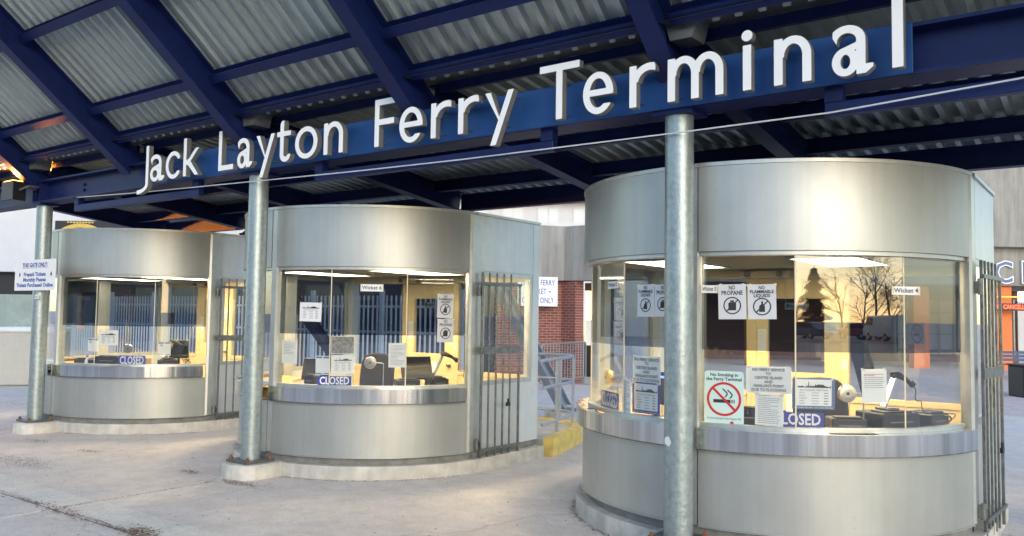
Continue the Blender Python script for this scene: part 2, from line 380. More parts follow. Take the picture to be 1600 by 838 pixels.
gus = MB(); gus.box((-.008, -.22, 3.411), (.008, .1, 3.56)); gus.box((-.09, -.12, 3.391), (.09, .12, 3.41)); gus = gus.mesh('gusset', 'navy')
for i in range(-6, 7):
    for nm, me in (('rafter', rm), ('rear_rafter', rr), ('gusset', gus)):
        if nm == 'rear_rafter' and i < -3: continue
        o = bpy.data.objects.new(nm, me); COL.objects.link(o); o.parent = can; o.location = (i*S/2, 0, 0)
DT = .28*1.3+.01                                  # deck height above the front rafter underside
def zfd(y): return zfb(y)+DT-.02
# purlins between front rafters, near the deck
for y in (-.30, -.62, -1.38, -2.14):
    for i in range(-6, 6):
        x0, x1 = i*S/2+.08, (i+1)*S/2-.08
        z = zfd(y)-.07
        b = MB(); b.ibeam((x0, y, z), (x1, y, z), .09, .115, .012, .008, upv=tuple(nf)); b.build('purlin', 'navy', can)
for y in (.72, 1.68, 2.62):
    for i in range(-3, 6):
        x0, x1 = i*S/2+.08, (i+1)*S/2-.08
        z = zrb(y)+.185
        b = MB(); b.ibeam((x0, y, z), (x1, y, z), .09, .14, .012, .008); b.build('rear_purlin', 'navy', can)
for i in range(-6, 6):
    x0, x1 = i*S/2, (i+1)*S/2
    b = MB()
    if i >= -3: b.ibeam((x0+.08, YR-.06, zrb(YR)+.11), (x1-.08, YR-.06, zrb(YR)+.11), .12, .22, .012, .01).build('eave_beam', 'navy', can)
    # corrugated decks
    def deck(ya, yb, zf, nm):
        b = MB(); p = .157; n = int(round((x1-x0)/p)); p = (x1-x0)/n; d = .052
        prof = []
        for k in range(n):
            xx = x0+k*p; prof += [(xx, 0), (xx+.30*p, 0), (xx+.42*p, d), (xx+.86*p, d)]
        prof.append((x1, 0))
        for (xa, za), (xb, zb) in zip(prof, prof[1:]):
            b.quad((xa, ya, zf(ya)+za), (xb, ya, zf(ya)+za if False else zf(ya)+zb), (xb, yb, zf(yb)+zb), (xa, yb, zf(yb)+za))
        b.build(nm, 'deck', can)
    deck(YF-.15, -.16, zfd, 'deck_panel')
    if i >= -3: deck(.06, YR+.12, lambda y: zrb(y)+.262, 'rear_deck_panel')
    # closure flashing in the valley above the beam
    b = MB(); b.quad((x0, -.36, zfd(-.36)-.165), (x1, -.36, zfd(-.36)-.165), (x1, .04, 3.67), (x0, .04, 3.67)); b.quad((x0, .04, 3.67), (x1, .04, 3.67), (x1, .07, 3.74), (x0, .07, 3.74))
    b.build('valley_flashing', 'flashing', can)
    b = MB(); b.box((x0+.09, .02, 3.58), (x1-.09, .06, 3.66)); b.build('valley_plate', 'navy', can)
b = MB(); b.box((XL-.1, YF-.22, zfd(YF)-.24), (XR+.1, YF-.17, zfd(YF)+.2)); b.build('eave_fascia', 'navy', can)
XLR = -1.5*S-.08
b = MB(); b.box((XLR, YR+.13, zrb(YR)+.20), (XR, YR+.16, zrb(YR)+.36)); b.build('rear_fascia', 'rail_grey', can)
# roof weather skin over the decks keeps daylight out of the ribs
b = MB(); b.quad((XL, YF-.15, zfd(YF-.15)+.06), (XR, YF-.15, zfd(YF-.15)+.06), (XR, .06, 3.78), (XL, .06, 3.78)); b.quad((XLR, .06, 3.78), (XR, .06, 3.78), (XR, YR+.12, zrb(YR+.12)+.33), (XLR, YR+.12, zrb(YR+.12)+.33)); b.build('roof_skin', 'flashing', can)
# hanging bars below the beam
for xa, xb in ((-3.715, -.955), (.965, 3.70), (5.72, 8.46)):
    b = MB(); b.box((xa, -.085, 2.918), (xb, -.015, 3.0)); b.build('hanger_bar', 'navy', can, bevel=.004)
    for xx in (xa, xb-.11):
        b = MB(); b.box((xx, -.088, 3.001), (xx+.11, -.012, 3.0895)); b.build('hanger_bracket', 'navy', can)
# bolts on the beam web left of the letters
for (bx, bz) in [(-2.25, 3.28), (-2.17, 3.28), (-2.25, 3.20), (-2.17, 3.20), (-3.62, 3.27), (-3.62, 3.20)]:
    b = MB(); M = Matrix.Translation((bx, -.012, bz)) @ Matrix.Rotation(R_(90), 4, 'X'); b.lathe([(.02, 0), (.02, .012), (.012, .02)], 6, M); b.build('bolt', 'navy', can)
b = MB()
for k in range(3): b.box((-2.30-.0, -.030+.001*k, 3.13), (-2.12, -.008, 3.35)) if k == 0 else None
b.build('splice_plate', 'navy', can)
for k, i in enumerate((-2, -1, 0, 1, 2)):
    # stiffener plates over the columns
    for dx in (-.1, .1):
        b = MB(); b.box((i*S+dx-.006, -.125, ZB0+.023), (i*S+dx+.006, -.008, ZB1-.023)); b.build('stiffener', 'navy', can)
# gutter heads over the columns
for i in (-1, 0, 1):
    b = MB(); b.prism([(-.12, -.07), (.12, -.07), (.08, .07), (-.08, .07)], -.1, .1, Matrix.Translation((i*S+.12, -.14, 3.60)) @ Matrix.Rotation(R_(-90), 4, 'X')); b.build('gutter_head', 'flashing', can)
# raking struts at the rear of the canopy
for i in (-1, 0, 1):
    st = thing('raking_strut', ['navy raking strut seen through the windows of the middle booth', 'blue grey raking strut standing behind the curved pipe railing', 'navy raking strut behind the nearest booth'][i+1], 'strut', (i*S, 5.95, 0), 0, 'raking struts behind the booths')
    b = MB(); b.ibeam((0, -.05, .20), (0, -2.72, 3.03), .16, .18, .014, .012); b.build('shaft', 'navy' if i != 0 else 'rail_grey', st)
    b = MB(); b.box((-.15, -.22, .16), (.15, .2, .19)); b.build('base_plate', 'dark_steel', st)
    b = MB(); b.lathe([(.36, 0), (.36, .13), (.33, .16)], 28); b.build('footing', 'concrete_kerb', st, smooth=True)

# ------------------------------------------------------------------ columns
for i, lab in ((-1, 'galvanised round steel column carrying the small gate notice, left of the farthest booth'), (0, 'galvanised round steel column beside the left edge of the middle booth'), (1, 'galvanised round steel column in front of the nearest booth with a torn white sticker')):
    c = thing('steel_column', lab, 'column', (i*S, 0, 0), 0, 'galvanised canopy columns')
    b = MB(); b.lathe([(.099, .168), (.099, 3.062)], 40); b.build('shaft', 'galv', c, smooth=True)
    b = MB(); b.box((-.15, -.13, 3.063), (.15, .13, 3.089)); b.build('cap_plate', 'navy', c)
    b = MB(); b.box((-.17, -.17, .142), (.17, .17, .168)); b.build('base_plate', 'dark_steel', c, bevel=.004)
    for sx in (-1, 1):
        for sy in (-1, 1):
            b = MB(); b.lathe([(.022, .168), (.022, .186), (.012, .187), (.012, .205)], 6, Matrix.Translation((sx*.135, sy*.135, 0))); b.build('anchor_bolt', 'rust', c)
    pts = []
    for a in range(0, 181, 15): pts.append((.26*math.cos(R_(a+180)), -.08+.19*math.sin(R_(a+180))))
    b = MB(); b.prism([(-.26, .25)]+pts+[(.26, .25)], -.05, .141); b.build('footing', 'concrete_kerb', c, smooth=True, bevel=.02)
    if i == -1: pass

# ------------------------------------------------------------------ big sign letters (outlines traced from distance fields)
CAP, XH, ST = .41, .287, .053
def glyph_field(ch, w):
    h = .0045; xs = np.arange(-.06, w+.06, h); ys = np.arange(-.17, .46, h); X, Y = np.meshgrid(xs, ys)
    def bx(x0, x1, y0, y1): return np.maximum(np.maximum(x0-X, X-x1), np.maximum(y0-Y, Y-y1))
    def el(cx, cy, a, b): return (np.sqrt(((X-cx)/a)**2+((Y-cy)/b)**2)-1)*min(a, b)
    def ring(cx, cy, a, b, tx=ST, ty=ST*.86): return np.maximum(el(cx, cy, a, b), -el(cx, cy, a-tx, b-ty))
    def hp(nx, ny, d):                                  # keep n.p <= d
        L = math.hypot(nx, ny); return (nx*X+ny*Y-d)/L
    def poly(pts):                                      # convex, counter-clockwise
        F = None
        for (x0, y0), (x1, y1) in zip(pts, pts[1:]+pts[:1]):
            nx, ny = y1-y0, x0-x1; L = math.hypot(nx, ny); d = ((X-x0)*nx+(Y-y0)*ny)/L; F = d if F is None else np.maximum(F, d)
        return F
    U = lambda *a: np.minimum.reduce(a)
    I = lambda *a: np.maximum.reduce(a)
    def arch(x0, x1):                                   # shoulder + right leg of n, m
        c = (x0+x1)/2; a = (x1-x0)/2; b = .125; cy = XH+.006-b
        return U(I(ring(c, cy, a, b, ST, ST*.9), cy-Y), bx(x1-ST, x1, 0, cy))
    cy = XH/2; bb = XH/2+.007
    if ch == 'L': F = U(bx(0, ST, 0, CAP), bx(0, w, 0, .052))
    elif ch == 'F': F = U(bx(0, ST, 0, CAP), bx(0, w, CAP-.052, CAP), bx(0, w*.93, .185, .235))
    elif ch == 'T': F = U(bx(0, w, CAP-.052, CAP), bx(w/2-ST/2, w/2+ST/2, 0, CAP))
    elif ch == 'l': F = bx(0, w, 0, CAP)
    elif ch == 'i': F = U(bx(w/2-ST/2, w/2+ST/2, 0, XH), el(w/2, .348, .035, .035))
    elif ch == 'J':
        x1 = w; x0 = w-ST
        F = U(bx(x0, x1, -.02, CAP), I(el(0, -.02, x1, .105), -el(0, -.02, x0, .062), Y+.02, -.003-X))
    elif ch == 'o': F = ring(w/2, cy, w/2, bb)
    elif ch == 'c':
        F = I(ring(w*.56, cy, w*.56, bb), -I(w*.60-X, hp(0, 1, cy+.062), hp(0, -1, -(cy-.068))), X-w)
    elif ch == 'e':
        F = U(I(ring(w/2, cy, w/2, bb), -I(w*.5-X, hp(0, 1, cy-.018), hp(0, -1, -(.062)))), I(bx(ST*.6, w-.004, cy-.018, cy+.026), el(w/2, cy, w/2, bb)))
    elif ch == 'a':
        st0, st1 = w*.60, w*.60+ST*.95
        top = I(ring(w*.36, XH-.088, st1-w*.36, .095, ST*.95, ST*.86), (XH-.105)-Y, (w*.02)-X)
        top = I(top, hp(-.9, -.5, -(.9*w*.06+.5*(XH-.075))))
        bowl = I(ring(w*.33, .078, w*.33, .085, ST*.9, ST*.8), X-st0-.02)
        bowl2 = poly([(w*.28, .118), (st0+.01, .150), (st0+.01, .190), (w*.28, .162)])
        tail = I(el(st1+.012, .048, ST*1.0, .055), -el(st1+.024, .066, ST*.55, .035), .058-(-Y+.1), X-w)
        F = U(top, bowl, bowl2, bx(st0, st1, .035, XH-.095), I(bx(st0, w, -.004, .05), hp(.8, -1, .8*w-.028)))
    elif ch == 'n': F = U(bx(0, ST, 0, XH), arch(ST*.15, w))
    elif ch == 'm': F = U(bx(0, ST, 0, XH), arch(ST*.15, w/2+ST/2), arch(w/2-ST*.35, w))
    elif ch == 'r': F = U(bx(0, ST, 0, XH), I(ring(w*.78, .155, w*.78-ST*.2, .138, ST, ST*.95), .17-Y, X-w*.98, hp(1, .35, w*.98+.35*XH*.93)))
    elif ch == 'k':
        F = U(bx(0, ST, 0, CAP), poly([(ST*.7, .125), (ST*.7+.05, .115), (w, XH), (w-ST*1.15, XH)]), poly([(w-ST*1.2, 0), (w, 0), (ST*.9+.055, .185), (ST*.7, .160)]))
    elif ch == 'y':
        sx = ST*1.03
        F = U(poly([(w*.50-.0, .055), (w*.50+sx*.55, .02), (sx, XH), (0, XH)]), poly([(w*.20, -.128), (w*.20+sx, -.128), (w, XH), (w-sx, XH)]))
    elif ch == 't':
        F = U(I(bx(w*.22, w*.22+ST, .05, XH+.105), hp(-1, .75, -w*.22+.75*(XH+.075))), bx(0, w*.95, XH-.046, XH), I(el(w*.22+ST*1.45, .062, ST*1.45, .069), -el(w*.22+ST*1.6, .072, ST*.62, .030), Y-.062, X-w))
    return xs, ys, F
def contours(xs, ys, F):
    seg = {}
    ny, nx = F.shape
    def pe(a, b):
        fa, fb = F[a], F[b]; t = fa/(fa-fb); return (xs[a[1]]+(xs[b[1]]-xs[a[1]])*t, ys[a[0]]+(ys[b[0]]-ys[a[0]])*t)
    nxt = {}; pos = {}
    S_ = F < 0
    act = np.argwhere((S_[:-1, :-1].astype(int)+S_[1:, :-1]+S_[:-1, 1:]+S_[1:, 1:]) % 4 != 0)
    for j, i in act:
        c = [(j, i), (j, i+1), (j+1, i+1), (j+1, i)]; ins = [S_[q] for q in c]
        ex = []
        for k in range(4):
            a, b = c[k], c[(k+1) % 4]
            if ins[k] != ins[(k+1) % 4]: ex.append((tuple(sorted((a, b))), ins[k]))
        outs = [e for e, s in ex if s]; ens = [e for e, s in ex if not s]
        for e in outs+ens: pos[e] = pe(*e)
        if len(outs) == 1: nxt[ens[0]] = outs[0]
        else:
            order = [e for e, s in ex]
            for e, s in ex:
                if not s: nxt[e] = order[(order.index(e)+1) % 4]
    loops = []
    while nxt:
        s0 = next(iter(nxt)); cur = s0; lp = []
        while cur in nxt:
            n = nxt.pop(cur); lp.append(pos[cur]); cur = n
        # drop nearly collinear points
        out = []
        n = len(lp)
        for k in range(n):
            if not out: out.append(lp[k]); continue
            a, b_, c_ = out[-1], lp[k], lp[(k+1) % n]
            ar = abs((b_[0]-a[0])*(c_[1]-a[1])-(b_[1]-a[1])*(c_[0]-a[0])); L = math.hypot(c_[0]-a[0], c_[1]-a[1])+1e-9
            if ar/L > 0.00016: out.append(b_)
        if len(out) > 5: loops.append(out)
    return loops
def glyph_mesh(ch, w, depth):
    cu = bpy.data.curves.new('letter', 'CURVE'); cu.dimensions = '2D'; cu.fill_mode = 'BOTH'; cu.extrude = depth/2; cu.bevel_depth = .003; cu.bevel_resolution = 0
    for lp in contours(*glyph_field(ch, w)):
        sp = cu.splines.new('POLY'); sp.points.add(len(lp)-1); sp.use_cyclic_u = True
        for p, q in zip(sp.points, lp): p.co = (q[0], q[1], 0, 1)
    o = bpy.data.objects.new('letter', cu); COL.objects.link(o)
    me = bpy.data.meshes.new_from_object(o.evaluated_get(bpy.context.evaluated_depsgraph_get()))
    bpy.data.objects.remove(o); bpy.data.curves.remove(cu)
    me.materials.clear(); me.materials.append(MATS['letter_white']); me.materials.append(MATS['letter_side'])
    for p in me.polygons: p.material_index = 0 if p.normal.z > .9 else 1; p.use_smooth = False
    return me
sign = thing('terminal_sign', 'white raised letters on a blue panel along the canopy beam', 'sign', (0, -.3, 3.09))
b = MB(); b.box((-1.60, .145, .002), (6.235, .168, .302)); b.build('backing_panel', 'sign_blue', sign, bevel=.003)
LETTERS = [('J', 214.5, 231.3), ('a', 234.5, 256.5), ('c', 258.5, 280), ('k', 286, 309.7), ('L', 341, 364), ('a', 370.5, 393.7), ('y', 399.8, 428.2), ('t', 432.2, 454.5), ('o', 460.8, 495.5), ('n', 505.6, 535.5),
           ('F', 585, 617.2), ('e', 623.7, 659.8), ('r', 673.2, 705), ('r', 715.8, 748.3), ('y', 757.6, 802.3), ('T', 843, 905), ('e', 911, 958), ('r', 983.6, 1024.8), ('m', 1043.4, 1130.4), ('i', 1160, 1175), ('n', 1209.7, 1268), ('a', 1300.3, 1364.7), ('l', 1394.5, 1412)]
for ch, pa, pb in LETTERS:
    yb = 289-.1535*((pa+pb)/2-222)
    xa, xb = up(pa, yb, 'y', -.3)[0], up(pb, yb, 'y', -.3)[0]
    me = glyph_mesh(ch, xb-xa, .05)
    o = bpy.data.objects.new('letter', me); COL.objects.link(o); o.parent = sign
    o.location = (xa, .025, .004); o.rotation_euler = (R_(90), 0, 0)
    xm = (xb-xa)/2
    sp_ = {'J': [(xb-xa-.03, .1), (xb-xa-.03, .28)], 'y': [((xb-xa)*.5, .04), ((xb-xa)*.86, .25)], 'l': [(xm, .05), (xm, .25)], 'i': [(xm, .05), (xm, .22)], 'T': [(xm, .05), (xm, .28)], 't': [(xm*.9, .1), (xm*.9, .28)]}.get(ch, [(.03, .15), ((xb-xa)*.30, .03)] if ch in 'ace' else [(.03, .05), (.03, .24)])
    for sxx, szz in sp_:                                # stand-off pins behind each letter
        b = MB(); b.tube([(sxx, szz, -.024), (sxx, szz, -.119)], .006, 6); b.build('stand_off', 'dark_steel', o)

# cable strung along the beam
pts = [(-3.58, -.12, 3.086), (-2, -.13, 3.03), (.162, -.13, 2.98), (1.5, -.13, 2.95), (2.82, -.13, 2.93), (4.757, -.13, 2.922), (5.774, -.13, 2.925), (6.78, -.13, 2.98), (8.4, -.13, 3.086)]
b = MB(); b.tube(pts, .0055, 8); tag(b.build('cable', 'paper_grey', smooth=True), 'thin white cable sagging along the canopy beam below the letters', 'cable')

# sodium floodlight on the beam
fp = up(22, 296, 'y', -.32)
fl = thing('floodlight', 'dark floodlight glowing orange on the beam left of the farthest column', 'lamp', tuple(fp))
b = MB(); b.prism([(-.17, -.09), (.17, -.09), (.13, .1), (-.13, .1)], -.16, .10, Matrix.Rotation(R_(0), 4, 'X')); b.build('housing', 'black', fl, bevel=.008)
b = MB(); b.box((-.14, -.075, .1005), (.14, .08, .106)); b.build('lens', 'sodium', fl)
b = MB(); b.tube([(.17, 0, -.02), (.30, .06, .03), (.30, .19, .03)], .014, 8); b.build('bracket', 'dark_steel', fl, smooth=True)
ll = bpy.data.lights.new('floodlight_glow', 'SPOT'); ll.spot_size = R_(155); ll.energy = 1500; ll.color = (1, .30, .05); ll.shadow_soft_size = .08
lo = bpy.data.objects.new('floodlight_glow', ll); COL.objects.link(lo); lo.parent = fl; lo.location = (0, 0.02, .16); lo.rotation_euler = (R_(180), 0, 0)
# second lamp on the rear purlin behind the farthest booth
f2 = thing('floodlight', 'orange floodlight hung below the canopy beam beyond the left edge', 'lamp', (-9.4, .4, 2.98))
b = MB(); b.box((-.12, -.06, -.05), (.12, .06, .05)); b.build('housing', 'black', f2, bevel=.008)
b = MB(); b.box((.1205, -.05, -.04), (.126, .05, .04)); b.build('lens', 'sodium', f2)
b = MB(); b.tube([(0, 0, .05), (0, 0, .25)], .012, 8); b.build('bracket', 'dark_steel', f2)
ll = bpy.data.lights.new('floodlight_glow', 'SPOT'); ll.spot_size = R_(38); ll.energy = 600; ll.color = (1, .30, .05); ll.shadow_soft_size = .05
lo = bpy.data.objects.new('floodlight_glow', ll); COL.objects.link(lo); lo.parent = f2; lo.location = (.14, 0, 0); lo.rotation_euler = Vector((1, .5, .08)).to_track_quat('-Z', 'Y').to_euler()

# ------------------------------------------------------------------ ticket booths
A3 = [1.6, 25.5, 54.5, 80.0]
FAC = [(A3[0], A3[1]), (A3[1], A3[2]), (A3[2], A3[3]), (-A3[1], -A3[0]), (-A3[2], -A3[1]), (-A3[3], -A3[2])]
FAC.append((10, 41))
def gp(a, r=RG): return (r*math.sin(R_(a)), OY-r*math.cos(R_(a)))
SX = 1.59; YB = 2.82; YS = 1.60
def plan(o, a=84):
    """outline of the booth, offset o outwards from the panel face"""
    p = []
    for k in range(-a, a+1, 4): p.append(gp(k, RB+o))
    return p+[(SX+o+.01, YS+.02), (SX+o+.01, YB+o), (-SX-o-.01, YB+o), (-SX-o-.01, YS+.02)]
def make_booth():
    t = thing('ticket_booth', 'x', 'ticket booth')
    MB().prism(plan(.055), -.05, .136).build('plinth', 'concrete_kerb', t, smooth=True, bevel=.012)
    MB().prism(plan(-.035), .139, .205).build('toe_kick', 'toe', t, smooth=True)
    MB().prism(plan(-.05), .206, .222).build('floor', 'toe', t)
    for s in (1, -1):
        a0, a1 = (1.7, 79.6) if s > 0 else (-79.6, -1.7)
        MB().arc(0, OY, RB-.03, RB, a0, a1, .212, .742, 40).build('lower_panel', 'panel', t, smooth=True)
        MB().arc(0, OY, RB-.012, RB+.012, a0, a1, .2055, .2115, 40).build('drip_edge', 'frame', t, smooth=True)
        f = MB().arc(0, OY, RB-.035, RB, a0, a1, 2.132, 2.735, 40).build('fascia_panel', 'panel', t, smooth=True)
        # counter with a coin tray cut into its top
        ta, tb = (33, 45) if s > 0 else (-45, -33)
        c0, c1 = (1.8, 77.5) if s > 0 else (-77.5, -1.8)
        b = MB(); b.arc(0, OY, RB+.052, RB+.060, c0, c1, .755, .897, 48)
        lo_, hi_ = (c0, ta), (tb, c1)
        for x0, x1 in (lo_, hi_): b.arc(0, OY, 1.50, RB+.0515, x0, x1, .889, .897, 24)
        b.arc(0, OY, 1.50, 1.545, ta, tb, .889, .897, 8); b.arc(0, OY, 1.625, RB+.0515, ta, tb, .889, .897, 8)
        c = b.build('counter', 'steel', t, smooth=True)
        b = MB(); b.arc(0, OY, 1.545, 1.625, ta, tb, .835, .84, 8); b.build('coin_tray', 'dark_steel', c, smooth=True)
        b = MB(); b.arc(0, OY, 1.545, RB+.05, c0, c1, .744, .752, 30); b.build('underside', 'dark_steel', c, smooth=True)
        MB().arc(0, OY, RG-.03, RG+.02, a0, a1, .8975, .925, 40).build('sill', 'frame', t, smooth=True)
        MB().arc(0, OY, RG-.03, RG+.035, a0, a1, 2.103, 2.131, 40).build('head_frame', 'frame', t, smooth=True)
        # corner post, side bay
        X = s*SX
        def sb(y0, y1, z0, z1, th=.03, d=0.0): return MB().box((min(X-s*th, X)+s*d, y0, z0), (max(X-s*th, X)+s*d, y1, z1))
        ap = gp(s*80, RB)
        MB().prism([gp(s*79.8, RB-.004), (X, YS-.04), (X, YS+.02), (X-s*.09, YS+.02), (X-s*.09, YS-.03)][::(1 if s > 0 else -1)], .213, 2.735).build('corner_post', 'frame', t)
        sb(YS+.021, 1.735, .213, 2.735, .05, -.002).build('side_post', 'frame', t)
        sb(1.738, YB-.13, .213, .90, .03).build('side_panel', 'panel_light', t, bevel=.002)
        sb(1.738, YB-.13, 2.135, 2.735, .03).build('side_fascia', 'panel_light', t, bevel=.002)
        sb(YB-.128, YB, .213, 2.735, .12).build('rear_post', 'panel_light', t, bevel=.003)
        g = sb(1.79, YB-.18, .95, 2.085, .008, -s*0-.0 if True else 0).build('side_pane', 'glass', t)
        g.location.x = -s*.012
        b = MB(); x0, x1 = sorted((X-s*.004, X-s*.034))
        b.box((x0, 1.739, .902), (x1, YB-.131, .949)); b.box((x0, 1.739, 2.086), (x1, YB-.131, 2.133)); b.box((x0, 1.739, .9495), (x1, 1.789, 2.0855)); b.box((x0, YB-.179, .9495), (x1, YB-.131, 2.0855))
        b.build('side_window_frame', 'frame' , t)
    # centre post
    MB().prism([(-.043, .245), (-.036, .222), (.036, .222), (.043, .245), (.043, .33), (-.043, .33)], .213, 2.735).build('centre_post', 'frame', t)
    for i, (a0, a1) in enumerate(FAC[:6]):
        p, q = Vector((*gp(a0), 0)), Vector((*gp(a1), 0)); d = (q-p).normalized(); nrm = Vector((d.y, -d.x, 0))
        M = Matrix(((d.x, nrm.x, 0, p.x), (d.y, nrm.y, 0, p.y), (0, 0, 1, 0), (0, 0, 0, 1))); L = (q-p).length
        pane = MB().box((.004, -.005, .926), (L-.004, .005, 2.102), M).build('window_pane', 'glass', t)
        MB().box((.004, -.0075, 1.437), (L-.004, -.0062, 2.10), M).build('tint_film', 'film', pane)
    for a in (A3[1], A3[2], -A3[1], -A3[2]):
        x, y = gp(a, RG-.002); MB().tube([(x, y, .926), (x, y, 2.102)], .0055, 6).build('glazing_joint', 'cream_light', t)
    # roof, ceiling, back wall with windows and door
    MB().prism(plan(.008), 2.7355, 2.765).build('roof', 'frame', t, smooth=True, bevel=.006)
    MB().prism(plan(-.075), 2.15, 2.17).build('ceiling', 'ceiling_tile', t)
    def bw(x0, x1, z0, z1, m, nm, d=0.0, th=.06): return MB().box((x0, YB-.08+d, z0), (x1, YB-.08+d+th, z1)).build(nm, m, t, bevel=.002)
    bw(-1.469, -.555, .213, .90, 'cream', 'rear_panel'); bw(.42, 1.469, .213, .90, 'cream', 'rear_panel')
    bw(-1.469, 1.469, 2.06, 2.149, 'cream_light', 'rear_header'); bw(-1.469, 1.469, 2.171, 2.735, 'panel_light', 'rear_fascia')
    for x0, x1 in ((-.552, -.45), (.345, .417)): bw(x0, x1, .2225, 2.058, 'cream', 'door_jamb', -.004)
    for x0, x1 in ((-1.42, -.556), (.42, 1.469)): bw(x0, x1, .96, 2.055, 'glass', 'rear_pane', .02, .008)
    bw(-1.469, -.556, .902, .955, 'cream', 'rear_sill', -.01); bw(.42, 1.469, .902, .955, 'cream', 'rear_sill', -.01)
    d = bw(-.448, .343, .224, 1.155, 'cream', 'door', -.002, .05)
    for a, z in (((-.448, -.34), (1.1555, 2.05)), ((.20, .343), (1.1555, 2.05)), ((-.339, .199), (1.86, 2.05))):
        MB().box((a[0], YB-.0815, z[0]), (a[1], YB-.031, z[1])).build('door_rail', 'cream', d)
    MB().box((-.338, YB-.06, 1.156), (.198, YB-.052, 1.859)).build('door_pane', 'glass', d)
    MB().lathe([(.028, 0), (.03, .02), (.012, .03), (.012, .05)], 14, Matrix.Translation((.28, YB-.082, 1.02)) @ Matrix.Rotation(R_(90), 4, 'X')).build('door_handle', 'chrome', d, smooth=True)
    # desk inside
    for s in (1, -1):
        a0, a1 = (4, 79) if s > 0 else (-79, -4)
        MB().arc(0, OY, 1.02, 1.49, a0, a1, .825, .855, 30).build('desk', 'wood', t, smooth=True)
        MB().arc(0, OY, 1.38, 1.48, a0, a1, .23, .824, 30).build('desk_front', 'cream', t, smooth=True)
    return t
booth = make_booth()
BL = {-1: 'farthest of the three round grey ticket booths, behind the small gate notice', 0: 'middle round grey ticket booth with the wicket 6 sign in its window', 1: 'nearest round grey ticket booth with the no smoking sign in its window'}
GRP = 'round metal ticket booths under the canopy'
booth.location = (-S, 0, 0); tag(booth, BL[-1], group=GRP)
for i in (0, 1):
    c = copy_tree(booth); c.location = (i*S, 0, 0); tag(c, BL[i], group=GRP)
WHERE = {-1: 'the farthest booth', 0: 'the middle booth', 1: 'the nearest booth'}

# gates hinged on the right side of each booth
def make_gate(i, ang):
    g = thing('bar_gate', ['steel bar gate on the side of the farthest booth, partly behind the second column', 'closed steel bar gate over the side door of the middle booth', 'steel bar gate swung slightly open at the right of the nearest booth'][i+1], 'gate', (i*S+SX+.038, 1.66, 0), R_(ang), 'steel bar gates on the booths')
    n = 6; L = .70
    for k in range(n):
        y = .035+(L-.07)*k/(n-1) if k < n-1 else L-.0
        tk = .017 if k not in (0, n-1) else .022
        b = MB(); b.box((-tk/2, y-tk/2, .07), (tk/2, y+tk/2, 2.12 if k not in (n-1,) else 2.0)); b.build('bar', 'dark_steel', g, bevel=.002)
    for z, h in ((1.985, .03), (.205, .03)):
        b = MB(); b.box((.0115, .0, z), (.027, L+.012, z+h)); b.build('rail', 'dark_steel', g)
    b = MB(); b.box((.0115, .0, 1.24), (.018, L+.012, 1.32)); b.build('lock_plate', 'dark_steel', g)
    for z in (1.90, .27):
        b = MB(); b.box((-.035, -.03, z-.03), (-.0115, .028, z+.06)); b.tube([(-.0, -.02, z-.04), (-.0, -.02, z+.08)], .016, 10); b.build('hinge', 'dark_steel', g)
    b = MB(); b.box((.028, L*.62, .66), (.05, L*.62+.06, .70)); b.tube([(.04, L*.62+.03, .70), (.04, L*.62+.03, .74)], .012, 8); b.build('padlock', 'black', g)
make_gate(-1, -1); make_gate(0, -1); make_gate(1, -4)

# ------------------------------------------------------------------ notices and signs on the glass
def plane_obj(name, label, cat, pos, ex, ez, w_, h_, m, th=.002, group=None, round_=0):
    """thin board: local x right, y up, z out of the face"""
    ex = Vector(ex).normalized(); ez = Vector(ez).normalized(); ey = ez.cross(ex)
    o = bpy.data.objects.new(name, None); COL.objects.link(o)
    o.matrix_world = Matrix(((ex.x, ey.x, ez.x, pos[0]), (ex.y, ey.y, ez.y, pos[1]), (ex.z, ey.z, ez.z, pos[2]), (0, 0, 0, 1)))
    tag(o, label, cat, group)
    b = MB()
    if round_:
        P = []
        for cx, cy, s0 in ((w_/2-round_, h_/2-round_, 0), (-w_/2+round_, h_/2-round_, 90), (-w_/2+round_, -h_/2+round_, 180), (w_/2-round_, -h_/2+round_, 270)):
            for k in range(0, 91, 30): P.append((cx+round_*math.cos(R_(s0+k)), cy+round_*math.sin(R_(s0+k))))
        b.prism(P, -th, 0)
    else: b.box((-w_/2, -h_/2, -th), (w_/2, h_/2, 0))
    b.build('sheet', m, o)
    if cat == 'notice' and w_ > .09:                    # hung a little askew, with tape at the corners
        rq = random.Random(int(w_*1e5)); o.matrix_world = o.matrix_world @ Matrix.Rotation(R_(rq.uniform(-1.3, 1.3)), 4, 'Z')
        for sx in (-1, 1):
            tb = MB(); tb.box((-.016, -.007, -.0001), (.016, .007, .0005), Matrix.Translation((sx*w_*.44, h_*.48, .0006)) @ Matrix.Rotation(R_(rq.uniform(-35, 35)), 4, 'Z')); tb.build('tape', 'tape', o)
    return o
def on_pane(i, f, x0, y0, x1, y1, name, label, cat, m='paper', off=-.0115, **k):
    a0, a1 = FAC[f]; p, q = Vector((*gp(a0), 0)), Vector((*gp(a1), 0)); p.x += i*S; q.x += i*S
    d = (q-p).normalized(); n = Vector((d.y, -d.x, 0))
    def hit(x, y):
        r = Vector(ray(x, y)); c = Vector(CAM); tt = (p-c).dot(n)/r.dot(n); return c+r*tt
    c = hit((x0+x1)/2, (y0+y1)/2); L = hit(x0, (y0+y1)/2); Rr = hit(x1, (y0+y1)/2); T = hit((x0+x1)/2, y0); B = hit((x0+x1)/2, y1)
    w_, h_ = (Rr-L).length, (T-B).length
    o = plane_obj(name, label, cat, c+n*off, d, n, w_, h_, m, **k); return o, w_, h_
